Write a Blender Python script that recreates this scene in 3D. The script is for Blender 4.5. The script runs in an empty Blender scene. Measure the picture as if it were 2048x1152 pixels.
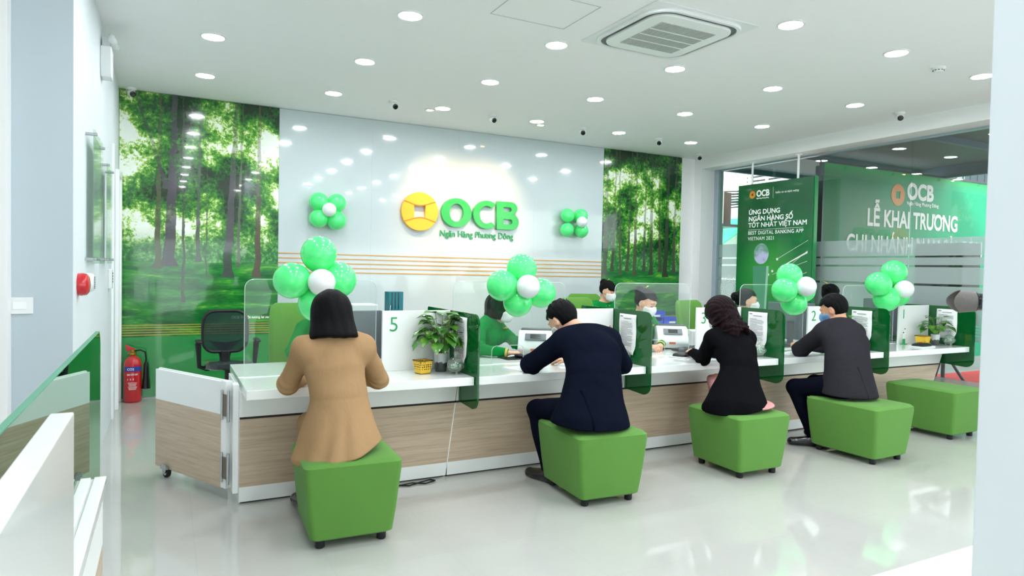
import bpy, bmesh, math, random
import numpy as np
from mathutils import Vector, Matrix
random.seed(7); np.random.seed(7)
S = bpy.context.scene
COL = S.collection
PI = math.pi
V = Vector

# ------------------------------------------------------------------ camera
def cam_axes(yaw, pitch, roll):
    f = V((math.sin(yaw)*math.cos(pitch), math.cos(yaw)*math.cos(pitch), math.sin(pitch)))
    r = V((math.cos(yaw), -math.sin(yaw), 0)); u = r.cross(f)
    r2 = r*math.cos(roll) + u*math.sin(roll); u2 = u*math.cos(roll) - r*math.sin(roll)
    return r2, u2, f
cd = bpy.data.cameras.new('camera'); cam = bpy.data.objects.new('camera', cd); COL.objects.link(cam)
r_, u_, f_ = cam_axes(0.47773, -0.028043, 0.020631)
cam.matrix_world = Matrix(((r_.x, u_.x, -f_.x, 0), (r_.y, u_.y, -f_.y, 0), (r_.z, u_.z, -f_.z, 1.5), (0, 0, 0, 1)))
cd.sensor_width = 36; cd.lens = 1335.09/2048*36
cd.clip_start = 0.05; cd.clip_end = 200
cd.dof.use_dof = True; cd.dof.focus_distance = 5.2; cd.dof.aperture_fstop = 9.0
S.camera = cam

# ------------------------------------------------------------------ world, exposure
W = bpy.data.worlds.new('daylight'); S.world = W; W.use_nodes = True
W.node_tree.nodes['Background'].inputs[0].default_value = (0.93, 0.965, 1.0, 1)
W.node_tree.nodes['Background'].inputs[1].default_value = 3.4
S.view_settings.view_transform = 'Standard'; S.view_settings.look = 'None'
S.view_settings.gamma = 1; S.view_settings.use_curve_mapping = False
S.view_settings.exposure = 0.27
SUN = bpy.data.lights.new('sun', 'SUN'); SUN.energy = 5.0; SUN.angle = math.radians(14); SUN.color = (1, .98, .95)
sun_o = bpy.data.objects.new('sun', SUN); COL.objects.link(sun_o); sun_o.rotation_euler = V((.62, .33, -.72)).to_track_quat('-Z', 'Y').to_euler()
LAMP = 128.0           # radiance of the ceiling downlights
S.cycles.use_denoising = True
S.cycles.max_bounces = 10; S.cycles.diffuse_bounces = 5; S.cycles.glossy_bounces = 5
S.cycles.transmission_bounces = 8; S.cycles.transparent_max_bounces = 16
S.cycles.sample_clamp_indirect = 4.0
S.cycles.caustics_refractive = False; S.cycles.caustics_reflective = False

# ------------------------------------------------------------------ materials
def lin(c):
    if isinstance(c, str):
        c = [int(c[i:i+2], 16)/255 for i in (0, 2, 4)]
    return tuple(x/12.92 if x <= .04045 else ((x+.055)/1.055)**2.4 for x in c[:3]) + (1,)
MATS = {}
class NT:
    """small helper for writing node graphs as expressions"""
    def __init__(s, nt): s.nt = nt
    def n(s, t, **kw):
        q = s.nt.nodes.new(t)
        for k, v in kw.items(): setattr(q, k, v)
        return q
    def put(s, sock, v):
        if isinstance(v, bpy.types.NodeSocket): s.nt.links.new(v, sock)
        elif v is not None: sock.default_value = v
    def m(s, op, a, b=None, c=None, clamp=False):
        q = s.n('ShaderNodeMath', operation=op, use_clamp=clamp)
        for i, v in enumerate((a, b, c)): s.put(q.inputs[i], v)
        return q.outputs[0]
    def step(s, x, a, b):
        q = s.n('ShaderNodeMapRange', interpolation_type='SMOOTHSTEP')
        s.put(q.inputs[0], x); s.put(q.inputs[1], a); s.put(q.inputs[2], b)
        return q.outputs[0]
    def mix(s, f, a, b, blend='MIX'):
        q = s.n('ShaderNodeMix', data_type='RGBA', blend_type=blend)
        s.put(q.inputs[0], f); s.put(q.inputs[6], a); s.put(q.inputs[7], b)
        return q.outputs[2]
    def ramp(s, f, stops):
        q = s.n('ShaderNodeValToRGB'); e = q.color_ramp.elements
        while len(e) < len(stops): e.new(.5)
        for i, (p, c) in enumerate(stops): e[i].position = p; e[i].color = lin(c)
        s.put(q.inputs[0], f); return q.outputs[0]
    def obj(s): return s.n('ShaderNodeTexCoord').outputs['Object']
    def gen(s): return s.n('ShaderNodeTexCoord').outputs['Generated']
    def xyz(s, v):
        q = s.n('ShaderNodeSeparateXYZ'); s.put(q.inputs[0], v); return q.outputs
    def vec(s, x, y, z):
        q = s.n('ShaderNodeCombineXYZ')
        for i, v in enumerate((x, y, z)): s.put(q.inputs[i], v)
        return q.outputs[0]
    def scale(s, v, sc):
        q = s.n('ShaderNodeMapping'); s.put(q.inputs[0], v); q.inputs[3].default_value = sc; return q.outputs[0]
    def noise(s, v, sc, det=4, rough=.5, dist=0):
        q = s.n('ShaderNodeTexNoise'); s.put(q.inputs['Vector'], v)
        q.inputs['Scale'].default_value = sc; q.inputs['Detail'].default_value = det
        q.inputs['Roughness'].default_value = rough; q.inputs['Distortion'].default_value = dist
        return q.outputs[0]
    def bump(s, h, strength=.2, dist=.01):
        q = s.n('ShaderNodeBump'); s.put(q.inputs['Height'], h)
        q.inputs['Strength'].default_value = strength; q.inputs['Distance'].default_value = dist
        return q.outputs[0]
def mat(name, col='ffffff', rough=.5, metal=0, coat=0, trans=0, alpha=1, ior=1.45, emit=None, es=1, sheen=0, sss=0, spec=.5, bumpn=None, var=0):
    m = bpy.data.materials.new(name); m.use_nodes = True
    b = m.node_tree.nodes['Principled BSDF']; t = NT(m.node_tree)
    b.inputs['Base Color'].default_value = lin(col)
    b.inputs['Roughness'].default_value = rough; b.inputs['Metallic'].default_value = metal
    b.inputs['Coat Weight'].default_value = coat; b.inputs['Coat Roughness'].default_value = .03
    b.inputs['Transmission Weight'].default_value = trans; b.inputs['Alpha'].default_value = alpha
    b.inputs['IOR'].default_value = ior; b.inputs['Sheen Weight'].default_value = sheen
    b.inputs['Specular IOR Level'].default_value = spec
    if sss: b.inputs['Subsurface Weight'].default_value = sss; b.inputs['Subsurface Radius'].default_value = (.02, .01, .006)
    if emit: b.inputs['Emission Color'].default_value = lin(emit); b.inputs['Emission Strength'].default_value = es
    if var:
        n = t.noise(t.obj(), 3, 5, .6)
        c = lin(col)
        t.put(b.inputs['Base Color'], t.mix(n, tuple(x*(1-var) for x in c[:3])+(1,), tuple(min(1, x*(1+var)) for x in c[:3])+(1,)))
    if bumpn:
        t.put(b.inputs['Normal'], t.bump(t.noise(t.obj(), bumpn[0], 3, .6), bumpn[1], bumpn[2] if len(bumpn) > 2 else .002))
    m['b'] = b.name; MATS[name] = m
    return m
def BS(m): return m.node_tree.nodes['Principled BSDF'], NT(m.node_tree)

wall_m = mat('wall_paint', 'f1f0f1', .55, bumpn=(120, .05), var=.012)
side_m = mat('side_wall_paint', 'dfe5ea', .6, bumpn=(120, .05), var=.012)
ceil_m = mat('ceiling_paint', 'f4f2f4', .8, bumpn=(90, .04), var=.01)
white_g = mat('glossy_white', 'eef2f0', .14, coat=.5, var=.01)
white_s = mat('satin_white', 'eef1f0', .35, var=.01)
white_p = mat('white_plastic', 'e8eaea', .32, var=.01)
panel_m = mat('glossy_wall_panel', 'c5cfd2', .09, coat=.7, var=.008)
black_p = mat('black_plastic', '16181b', .42, var=.1)
blackg = mat('black_gloss', '0b0c0e', .15, coat=.4, var=.05)
rubber = mat('black_rubber', '121212', .75, var=.1)
chrome = mat('brushed_steel', 'b9bdbf', .25, metal=1, var=.04)
dark_metal = mat('dark_metal', '50545a', .35, metal=.8, var=.05)
gold_m = mat('gold_line', 'd79a3c', .4, coat=.3, var=.03)
red_m = mat('red_enamel', 'c01722', .22, coat=.6, var=.03)
teal_m = mat('teal_plastic', '13707a', .4, var=.04)
blue_m = mat('blue_plastic', '3a63d8', .35, var=.04)
grey_m = mat('grey_plastic', '6d747b', .45, var=.04)
dgrey_m = mat('dark_grey_plastic', '3c4047', .4, var=.05)
green_lit = mat('green_lettering', '1f9a56', .35, coat=.3, var=.03)
paper_m = mat('paper', 'f2f3f4', .7, var=.01)
ink_m = mat('printed_ink', '6b7178', .7, var=.1)
redink_m = mat('red_ink', 'd8606a', .7, var=.1)
text_w = mat('white_print', 'f4f6f4', .5, var=.01)
acry = mat('clear_acrylic', 'f6fbf9', .03, trans=1, ior=1.15, spec=.6)
leaf_m = mat('leaf', '4f8f2a', .32, coat=.25)
_b, _t = BS(leaf_m)
_n = _t.noise(_t.obj(), 14, 3, .6)
_t.put(_b.inputs['Base Color'], _t.ramp(_n, [(0.3, '275a17'), (.55, '47832a'), (.75, '82b045')]))
_b.inputs['Subsurface Weight'].default_value = 0
stem_m = mat('stem', '5d7d33', .5, var=.1)
skin_m = mat('skin', 'dfae93', .48, sss=.12, var=.05)
skin2_m = mat('skin_warm', 'cf9a7b', .5, sss=.1, var=.05)
edge_m = mat('white_edge', 'f6f8f8', .3, var=.01)

def clear_mat(name, tint, fac_gloss, rough=.0, body=0.0, bodycol='ffffff'):
    """thin sheet: transparent tinted + mirror coat by fresnel (+ a little diffuse body)"""
    m = bpy.data.materials.new(name); m.use_nodes = True; nt = m.node_tree; t = NT(nt)
    nt.nodes.remove(nt.nodes['Principled BSDF']); out = nt.nodes['Material Output']
    tr = t.n('ShaderNodeBsdfTransparent'); tr.inputs[0].default_value = lin(tint)
    gl = t.n('ShaderNodeBsdfGlossy'); gl.inputs[0].default_value = (1, 1, 1, 1); gl.inputs['Roughness'].default_value = rough
    base = tr.outputs[0]
    if body:
        df = t.n('ShaderNodeBsdfDiffuse'); df.inputs[0].default_value = lin(bodycol)
        mx = t.n('ShaderNodeMixShader'); mx.inputs[0].default_value = body
        t.put(mx.inputs[1], base); t.put(mx.inputs[2], df.outputs[0]); base = mx.outputs[0]
    ge = t.n('ShaderNodeNewGeometry'); dp = t.n('ShaderNodeVectorMath', operation='DOT_PRODUCT')
    t.put(dp.inputs[0], ge.outputs['Incoming']); t.put(dp.inputs[1], ge.outputs['Normal'])
    c_ = t.m('ABSOLUTE', dp.outputs['Value'])
    fr = t.m('ADD', .04, t.m('MULTIPLY', .96, t.m('POWER', t.m('SUBTRACT', 1.0, c_, clamp=True), 5.0)))
    f = t.m('MULTIPLY', fr, fac_gloss, clamp=True)
    mx = t.n('ShaderNodeMixShader'); t.put(mx.inputs[0], f); t.put(mx.inputs[1], base); t.put(mx.inputs[2], gl.outputs[0])
    t.put(out.inputs[0], mx.outputs[0]); MATS[name] = m
    return m
acryl = clear_mat('clear_acrylic_sheet', 'fbfefd', .42, .02, .018, 'e8f6f2')
acryl_e = clear_mat('polished_acrylic_edge', 'd0e4de', 1, .1, .55, 'eefaf6')
glass_m = clear_mat('window_glass', 'f2f8f5', 1.3, .0)
gpan = clear_mat('dark_green_acrylic', '0f8a45', 1.1, .015, .6, '06662c')
gpan_near = clear_mat('dark_green_acrylic_mirror', '0c5a30', 2.4, .01, .85, '0a5a2c')
for n_ in gpan_near.node_tree.nodes:
    if n_.type == 'BSDF_GLOSSY': n_.inputs[0].default_value = (.62, .78, .66, 1)
candyglass = clear_mat('cut_glass', 'e6f2ea', 2.0, .08, .1, 'ffffff')
_t = NT(candyglass.node_tree)
frost = clear_mat('frosted_film', 'f4fafa', .3, .3, .44, 'bfc9c9')

def mk_wood():
    m = mat('oak_laminate', 'b59f84', .42, coat=.12); b, t = BS(m)
    o = t.xyz(t.obj())
    h = t.vec(t.m('MULTIPLY', o[0], 1.3), t.m('MULTIPLY', o[1], 1.3), t.m('MULTIPLY', o[2], 26))
    n1 = t.noise(h, 1.6, 6, .62, .25); n2 = t.noise(t.vec(t.m('MULTIPLY', o[0], 3), t.m('MULTIPLY', o[1], 3), t.m('MULTIPLY', o[2], 150)), 2, 3, .6)
    c = t.ramp(t.m('ADD', t.m('MULTIPLY', n1, .7), t.m('MULTIPLY', n2, .3)), [(.3, 'a5907a'), (.48, 'bfaa93'), (.62, 'cbb8a1'), (.75, 'd6c4b0')])
    t.put(b.inputs['Base Color'], c); t.put(b.inputs['Normal'], t.bump(n2, .08, .001))
    return m
wood_m = mk_wood()
def mk_floor():
    m = mat('polished_floor_tile', 'c3c8be', .06, coat=.35, spec=.5); b, t = BS(m)
    o = t.xyz(t.obj())
    fx = t.m('ABSOLUTE', t.m('SUBTRACT', t.m('FRACT', t.m('MULTIPLY', t.m('ADD', o[0], 4.66), 1/.6)), .5))
    fy = t.m('ABSOLUTE', t.m('SUBTRACT', t.m('FRACT', t.m('MULTIPLY', t.m('ADD', o[1], 5.76), 1/.6)), .5))
    g = t.step(t.m('MAXIMUM', fx, fy), .4978, .4988)
    n = t.noise(t.obj(), 1.1, 5, .6)
    c = t.mix(n, lin('b3b4ae'), lin('c4c4bf'))
    c = t.mix(t.m('MULTIPLY', g, .45), c, lin('a3a89f'))
    t.put(b.inputs['Base Color'], c)
    t.put(b.inputs['Roughness'], t.m('ADD', .035, t.m('MULTIPLY', t.noise(t.obj(), 2.2, 3, .5), .05)))
    t.put(b.inputs['Normal'], t.bump(t.noise(t.obj(), .9, 2, .5), .04, .02))
    return m
floor_m = mk_floor()
def mk_fabric(name, col, sc=420, st=.25, var=.06, rough=.9, sheen=.06):
    m = mat(name, col, rough, sheen=sheen); b, t = BS(m)
    c = lin(col); n = t.noise(t.obj(), 5, 4, .6)
    t.put(b.inputs['Base Color'], t.mix(n, tuple(x*(1-var) for x in c[:3])+(1,), tuple(min(1, x*(1+var)) for x in c[:3])+(1,)))
    h = t.noise(t.obj(), sc, 2, .5)
    t.put(b.inputs['Normal'], t.bump(h, st, .0015))
    return m
def mk_cloth(name, col, wr=.5, rough=.88, var=.08, sheen=.0):
    """garment cloth: soft folds plus a fine weave"""
    m = mat(name, col, rough, sheen=sheen, spec=.02); b, t = BS(m)
    c = lin(col); n = t.noise(t.obj(), 4, 4, .6)
    t.put(b.inputs['Base Color'], t.mix(n, tuple(x*(1-var) for x in c[:3])+(1,), tuple(min(1, x*(1+var)) for x in c[:3])+(1,)))
    f = t.noise(t.scale(t.obj(), (1, 1, .45)), 11, 3, .55, .8)
    w = t.noise(t.obj(), 600, 1, .5)
    h = t.m('ADD', f, t.m('MULTIPLY', w, .02))
    t.put(b.inputs['Normal'], t.bump(h, wr, .018))
    return m
stool_m = mk_fabric('lime_green_fabric', '568838', 500, .2)
chairgreen_m = mk_fabric('green_chair_fabric', '5a9036', 420, .2)
mesh_m = mk_fabric('black_mesh_fabric', '2a2f34', 900, .5)
tan_m = mk_cloth('camel_wool', 'a58562', .32)
navy_m = mk_cloth('navy_wool', '0e1220', .35, .78)
black_cl = mk_cloth('black_wool', '101013', .35, .8)
char_m = mk_cloth('charcoal_wool', '2d2c31', .5, .8)
dnavy_m = mk_cloth('dark_navy_trousers', '0c0f1b', .5, .75)
pink_m = mk_cloth('pink_satin', 'cf9291', .6, .5)
uni_m = mk_cloth('green_silk_uniform', '15813c', .45, .55)
shirt_m = mat('white_shirt', 'e6e8ea', .7, var=.02)
mask_m = mat('white_face_mask', 'eef0f2', .7, bumpn=(60, .1), var=.01)
maskb_m = mat('blue_face_mask', '6fa0cf', .7, bumpn=(60, .1), var=.02)
def mk_hair(name, a, b_):
    m = mat(name, a, .5, spec=.10); b, t = BS(m)
    o = t.obj()
    n = t.noise(t.scale(o, (1, 1, .07)), 260, 2, .6)
    n2 = t.noise(t.scale(o, (1, 1, .15)), 45, 3, .6)
    t.put(b.inputs['Base Color'], t.mix(n2, lin(a), lin(b_)))
    t.put(b.inputs['Normal'], t.bump(t.m('ADD', t.m('MULTIPLY', n, .5), n2), .6, .006))
    t.put(b.inputs['Roughness'], t.m('ADD', .38, t.m('MULTIPLY', n, .3)))
    return m
hair_m = mk_hair('black_hair', '050506', '0f0e10')
hair2_m = mk_hair('dark_red_hair', '0d0708', '221015')
def mk_balloon(name, col, rough=.2):
    m = mat(name, col, rough, coat=.6, sss=.25, var=.03)
    return m
bal_g = mk_balloon('green_latex', '55ee88'); bal_w = mk_balloon('white_latex', 'e9eef0', .35)

# ------------------------------------------------------------------ mesh helpers
class MB:
    def __init__(s): s.v = []; s.f = []
    def add(s, vs, fs):
        o = len(s.v); s.v += [tuple(p) for p in vs]; s.f += [tuple(i+o for i in f) for f in fs]; return s
    def box(s, x0, x1, y0, y1, z0, z1, M=None):
        vs = [V((x, y, z)) for z in (z0, z1) for y in (y0, y1) for x in (x0, x1)]
        if M is not None: vs = [M @ v for v in vs]
        return s.add(vs, [(0, 2, 3, 1), (4, 5, 7, 6), (0, 1, 5, 4), (2, 6, 7, 3), (0, 4, 6, 2), (1, 3, 7, 5)])
    def cbox(s, c, d, M=None):
        return s.box(c[0]-d[0]/2, c[0]+d[0]/2, c[1]-d[1]/2, c[1]+d[1]/2, c[2]-d[2]/2, c[2]+d[2]/2, M)
    def loft(s, rings, cap=True, close=False):
        n = len(rings[0]); o = len(s.v)
        for r in rings: s.v += [tuple(p) for p in r]
        k = len(rings)
        for i in range(k-1 if not close else k):
            a = o+i*n; b = o+((i+1) % k)*n
            for j in range(n): s.f.append((a+j, a+(j+1) % n, b+(j+1) % n, b+j))
        if cap and not close:
            s.f.append(tuple(o+j for j in range(n))[::-1]); s.f.append(tuple(o+(k-1)*n+j for j in range(n)))
        return s
    def tube(s, pts, r, n=10, cap=True, flat=1.0):
        pts = [V(p) for p in pts]; rs = r if isinstance(r, (list, tuple)) else [r]*len(pts)
        rings = []; up = None
        for i, p in enumerate(pts):
            d = (pts[min(i+1, len(pts)-1)] - pts[max(i-1, 0)]).normalized()
            if up is None:
                up = V((0, 0, 1)) if abs(d.z) < .9 else V((1, 0, 0))
            a = d.cross(up).normalized(); b = a.cross(d).normalized(); up = b
            rings.append([p + a*math.cos(t)*rs[i] + b*math.sin(t)*rs[i]*flat for t in [2*PI*j/n for j in range(n)]])
        return s.loft(rings, cap)
    def cyl(s, a, b, r, n=20, r2=None): return s.tube([a, b], [r, r if r2 is None else r2], n)
    def lathe(s, prof, n=28, c=(0, 0, 0), M=None, cap=True):
        rings = []
        for r, z in prof:
            ring = [V((c[0]+r*math.cos(2*PI*j/n), c[1]+r*math.sin(2*PI*j/n), c[2]+z)) for j in range(n)]
            if M is not None: ring = [M @ p for p in ring]
            rings.append(ring)
        return s.loft(rings, cap)
    def sph(s, c, r, n=20, m=12, M=None):
        rr = r if isinstance(r, (list, tuple)) else (r, r, r)
        prof = []
        rings = []
        for i in range(m+1):
            t = -PI/2 + PI*i/m; t = max(-PI/2+.02, min(PI/2-.02, t))
            ring = [V((rr[0]*math.cos(t)*math.cos(2*PI*j/n), rr[1]*math.cos(t)*math.sin(2*PI*j/n), rr[2]*math.sin(t))) for j in range(n)]
            if M is not None: ring = [M @ p for p in ring]
            rings.append([p+V(c) for p in ring])
        return s.loft(rings)
    def prism(s, poly, a, b, axis='y'):
        """extrude a 2D polygon between a and b along an axis; poly in the remaining two axes (order kept)"""
        def P(q, t):
            if axis == 'y': return (q[0], t, q[1])
            if axis == 'x': return (t, q[0], q[1])
            return (q[0], q[1], t)
        n = len(poly)
        vs = [P(q, a) for q in poly]+[P(q, b) for q in poly]
        fs = [tuple(range(n))[::-1], tuple(range(n, 2*n))]+[(i, (i+1) % n, n+(i+1) % n, n+i) for i in range(n)]
        return s.add(vs, fs)
    def build(s, name, m, parent=None, bevel=0, smooth=None, seg=2, loc=None, angle=.6):
        me = bpy.data.meshes.new(name); me.from_pydata(s.v, [], s.f); me.update()
        bm = bmesh.new(); bm.from_mesh(me); bmesh.ops.recalc_face_normals(bm, faces=bm.faces); bm.to_mesh(me); bm.free()
        me.materials.append(m)
        o = bpy.data.objects.new(name, me); COL.objects.link(o)
        if parent is not None: o.parent = parent
        if loc is not None: o.location = loc
        if bevel:
            b = o.modifiers.new('bevel', 'BEVEL'); b.width = bevel; b.segments = seg; b.limit_method = 'ANGLE'; b.angle_limit = angle; b.harden_normals = False
        if smooth is None: smooth = bool(bevel) or any(len(f) > 0 for f in s.f[:0])
        if smooth:
            for p in me.polygons: p.use_smooth = True
            md = o.modifiers.new('wn', 'WEIGHTED_NORMAL') if bevel else None
            if not bevel:
                try: me.set_sharp_from_angle(angle=math.radians(38))
                except Exception: pass
        return o
def rrect(w, h, r, n=6, cx=0, cy=0):
    pts = []
    for (sx, sy, a0) in ((1, 1, 0), (-1, 1, PI/2), (-1, -1, PI), (1, -1, 1.5*PI)):
        rr = r[len(pts)//(n+1)] if isinstance(r, (list, tuple)) else r
        for i in range(n+1):
            a = a0 + PI/2*i/n
            pts.append((cx+sx*(w/2-rr)+rr*math.cos(a), cy+sy*(h/2-rr)+rr*math.sin(a)))
    return pts
def curve_solid(name, loops, depth, m, parent=None, M=None, bevel=0, gen=None):
    """filled 2D outline (first loop outer, later loops holes), thickness depth in local +-z, turned by M"""
    cu = bpy.data.curves.new(name, 'CURVE'); cu.dimensions = '2D'; cu.fill_mode = 'BOTH'; cu.extrude = depth/2; cu.bevel_depth = bevel; cu.bevel_resolution = 2
    for L in loops:
        sp = cu.splines.new('POLY'); sp.points.add(len(L)-1)
        for i, p in enumerate(L): sp.points[i].co = (p[0], p[1], 0, 1)
        sp.use_cyclic_u = True
    return curve_mesh(name, cu, m, parent, M)
def curve_mesh(name, cu, m, parent=None, M=None):
    tmp = bpy.data.objects.new('tmp', cu); COL.objects.link(tmp)
    dg = bpy.context.evaluated_depsgraph_get(); dg.update()
    me = bpy.data.meshes.new_from_object(tmp.evaluated_get(dg)); me.name = name
    bpy.data.objects.remove(tmp); bpy.data.curves.remove(cu)
    me.materials.clear(); me.materials.append(m)
    if M is not None: me.transform(M)
    o = bpy.data.objects.new(name, me); COL.objects.link(o)
    if parent is not None: o.parent = parent
    return o
HORN = {'Đ': 'D', 'Ơ': 'O', 'ơ': 'o', 'Ư': 'U', 'ư': 'u', 'Ứ': 'Ú', 'ợ': 'ọ', 'ự': 'ụ'}
def text(name, s, size, m, parent=None, M=None, depth=.002, bold=0, align='LEFT', width=None, sx=1.0, shear=0, spacing=1.0):
    """raised lettering; the horned and barred letters get their horn or bar as added strokes of the same mesh"""
    def cu_(t):
        cu = bpy.data.curves.new(name, 'FONT'); cu.body = t; cu.size = size; cu.extrude = depth/2; cu.offset = 0 if 'M' in t else bold; cu.align_x = align
        cu.shear = shear; cu.space_character = spacing; cu.resolution_u = 4
        return cu
    base = ''.join(HORN.get(c, c) for c in s)
    def right(t):
        o = curve_mesh('m', cu_(t), m); x = max((v.co.x for v in o.data.vertices), default=0)
        me = o.data; bpy.data.objects.remove(o); bpy.data.meshes.remove(me); return x
    o = curve_mesh(name, cu_(base), m, parent, None)
    marks = [(i, c) for i, c in enumerate(s) if c in HORN]
    if 'M' in base and bold > .0008:
        bm = bmesh.new()
        for k in range(8):
            n0 = len(bm.verts); bm.from_mesh(o.data); bm.verts.ensure_lookup_table()
            for v in bm.verts[n0:]: v.co.x += bold*.75*math.cos(k*PI/4); v.co.y += bold*.75*math.sin(k*PI/4); v.co.z += k*.00002
        bm.to_mesh(o.data); bm.free()
    if marks and align == 'LEFT':
        bm = bmesh.new(); bm.from_mesh(o.data); h = depth/2*1.12+.0003; st = size*.045+bold
        for i, c in marks:
            xr = right(base[:i+1])
            if c == 'Đ':
                w = size*.62; x0 = xr-w; yc = size*.345
                poly = [(x0-size*.02, yc-st*.6), (x0+size*.27, yc-st*.6), (x0+size*.27, yc+st*.6), (x0-size*.02, yc+st*.6)]
            else:
                y0 = size*(.60 if c.isupper() else .42); dx = -size*.10 if c in 'Ơ' else (-size*.055 if c in 'ơợ' else -st)
                poly = [(xr+dx, y0-st), (xr+dx+size*.09, y0+size*.02), (xr+dx+size*.115, y0+size*.11), (xr+dx+size*.115+st*1.3, y0+size*.11), (xr+dx+size*.10+st*1.3, y0-size*.01), (xr+dx+size*.03, y0-st*2.2)]
            a = [bm.verts.new((p[0], p[1], h)) for p in poly]; b = [bm.verts.new((p[0], p[1], -h)) for p in poly]
            bm.faces.new(a[::-1] if c != 'Đ' else a); bm.faces.new(b)
            for k in range(len(poly)): bm.faces.new((a[k], a[(k+1) % len(poly)], b[(k+1) % len(poly)], b[k]))
        bmesh.ops.recalc_face_normals(bm, faces=bm.faces); bm.to_mesh(o.data); bm.free()
    MM = Matrix.Diagonal((sx, 1, 1, 1)) if M is None else M @ Matrix.Diagonal((sx, 1, 1, 1))
    o.data.transform(MM)
    return o
def face(origin, normal):
    """matrix: local x -> rightwards seen from the front, y -> up, z -> normal"""
    n = V(normal).normalized(); up = V((0, 0, 1)); r = up.cross(n).normalized(); up = n.cross(r)
    return Matrix(((r.x, up.x, n.x, origin[0]), (r.y, up.y, n.y, origin[1]), (r.z, up.z, n.z, origin[2]), (0, 0, 0, 1)))
def thing(name, label, cat, loc=(0, 0, 0), rz=0, group=None):
    o = bpy.data.objects.new(name, None); COL.objects.link(o); o.location = loc; o.rotation_euler = (0, 0, rz)
    o.empty_display_size = .1
    tag(o, label, cat, group); return o
def tag(o, label, cat, group=None, kind=None):
    o['label'] = label; o['category'] = cat
    if group: o['group'] = group
    if kind: o['kind'] = kind
    return o
def struct(o, label=None):
    o['kind'] = 'structure'
    if label: o['label'] = label
    return o
def dup(root, loc=None, rz=None, label=None):
    def cp(o, par):
        c = o.copy(); COL.objects.link(c)
        if par is not None: c.parent = par
        for ch in list(o.children): cp(ch, c)
        return c
    r = cp(root, None)
    if loc is not None: r.location = loc
    if rz is not None: r.rotation_euler = (0, 0, rz)
    if label: r['label'] = label
    return r
# ================================================================== THE ROOM
YB = 8.317; CZ = 3.34; XL = -.46; XB = 7.6; XG = 7.92; HZ = 3.165
struct(MB().box(-3.2, 8.0, -3.2, YB+.2, -.12, 0).build('floor', floor_m), 'pale polished floor tiles of the banking hall')
struct(MB().box(-3.2, 8.05, -3.2, YB+.2, CZ, CZ+.12).build('ceiling', ceil_m))
struct(MB().box(XL-.2, 7.98, YB, YB+.15, 0, CZ).build('wall_back', wall_m))
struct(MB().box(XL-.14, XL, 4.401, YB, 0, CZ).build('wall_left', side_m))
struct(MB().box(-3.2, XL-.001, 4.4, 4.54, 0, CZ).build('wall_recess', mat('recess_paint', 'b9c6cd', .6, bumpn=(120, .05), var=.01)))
struct(MB().box(XB, 7.98, 8.15, YB, 0, HZ).box(XB, 7.98, 8.15, YB, HZ, CZ).box(XB, 8.05, -3.2, 8.15, HZ, CZ).build('wall_right', wall_m))
struct(MB().box(-3.2, 8.05, -3.35, -3.2, 2.1, CZ).box(-3.2, -2.6, -3.35, -3.2, 0, 2.1).box(7.4, 8.05, -3.35, -3.2, 0, 2.1).box(-2.6, 7.4, -3.35, -3.2, 0, .12).build('wall_front', wall_m))  # wall behind the camera, its wide opening added to let daylight in
for i in range(4): struct(MB().box(-2.6+2.5*i+.02, -.1+2.5*i-.02, -3.29, -3.275, .12, 2.1).build('window_%d' % (6+i), glass_m))  # unseen glazing, invented so soft daylight reaches backs and column
struct(MB().box(-3.35, -3.2, -3.2, 4.54, 0, CZ).build('wall_side', wall_m))
# near door jamb at the left picture edge and the switch on the recessed grey wall
struct(MB().box(-1.35, -.738, 4.30, 4.40, 0, CZ).build('trim_1', wall_m), 'white wall strip left of the recessed grey wall face')
# left wall door frame near the back corner
struct(MB().box(XL, XL+.035, 7.76, 7.83, 0, 2.42).box(XL, XL+.035, 8.2, 8.27, 0, 2.42).box(XL, XL+.035, 7.832, 8.198, 2.362, 2.42).build('trim_2', edge_m, bevel=.004), 'white door frame on the left wall by the mural')
struct(MB().box(XL, XL+.012, 7.83, 8.2, 0, 2.36).build('door_1', white_s), 'white door in the left wall by the mural')
struct(MB().box(XL, XL+.02, 7.28, 7.36, 0, 2.6).build('trim_3', edge_m, bevel=.003), 'narrow white cover strip on the left wall')
struct(MB().box(XL, 7.6, YB-.012, YB, 0, .02).build('baseboard_back', edge_m))
# near white column at the right picture edge, and the cream counter top below it
struct(MB().box(1.5, 2.7, .2, .78, 0, CZ).build('wall_column', mat('column_paint', 'dce4ea', .5, var=.01), bevel=.004), 'white column close to the camera at the right')

# ---- glossy wall panel, stripes, murals
t_ = thing('wall_panel', 'large glossy white wall panel with gold stripes between the two forest murals', 'wall panel', (0, YB, 0))
for i, (a, b) in enumerate(((1.17, 2.28), (2.2806, 3.45), (3.4506, 4.62), (4.6206, 5.80))):
    MB().box(a, b, -.02, -.0005, .02, CZ-.005).build('panel_sheet', panel_m, t_)
for i in range(5):
    z = 1.637-.0557*i
    MB().box(1.17, 5.80, -.026, -.02, z-.006, z+.006).build('gold_stripe', gold_m, t_)

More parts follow.
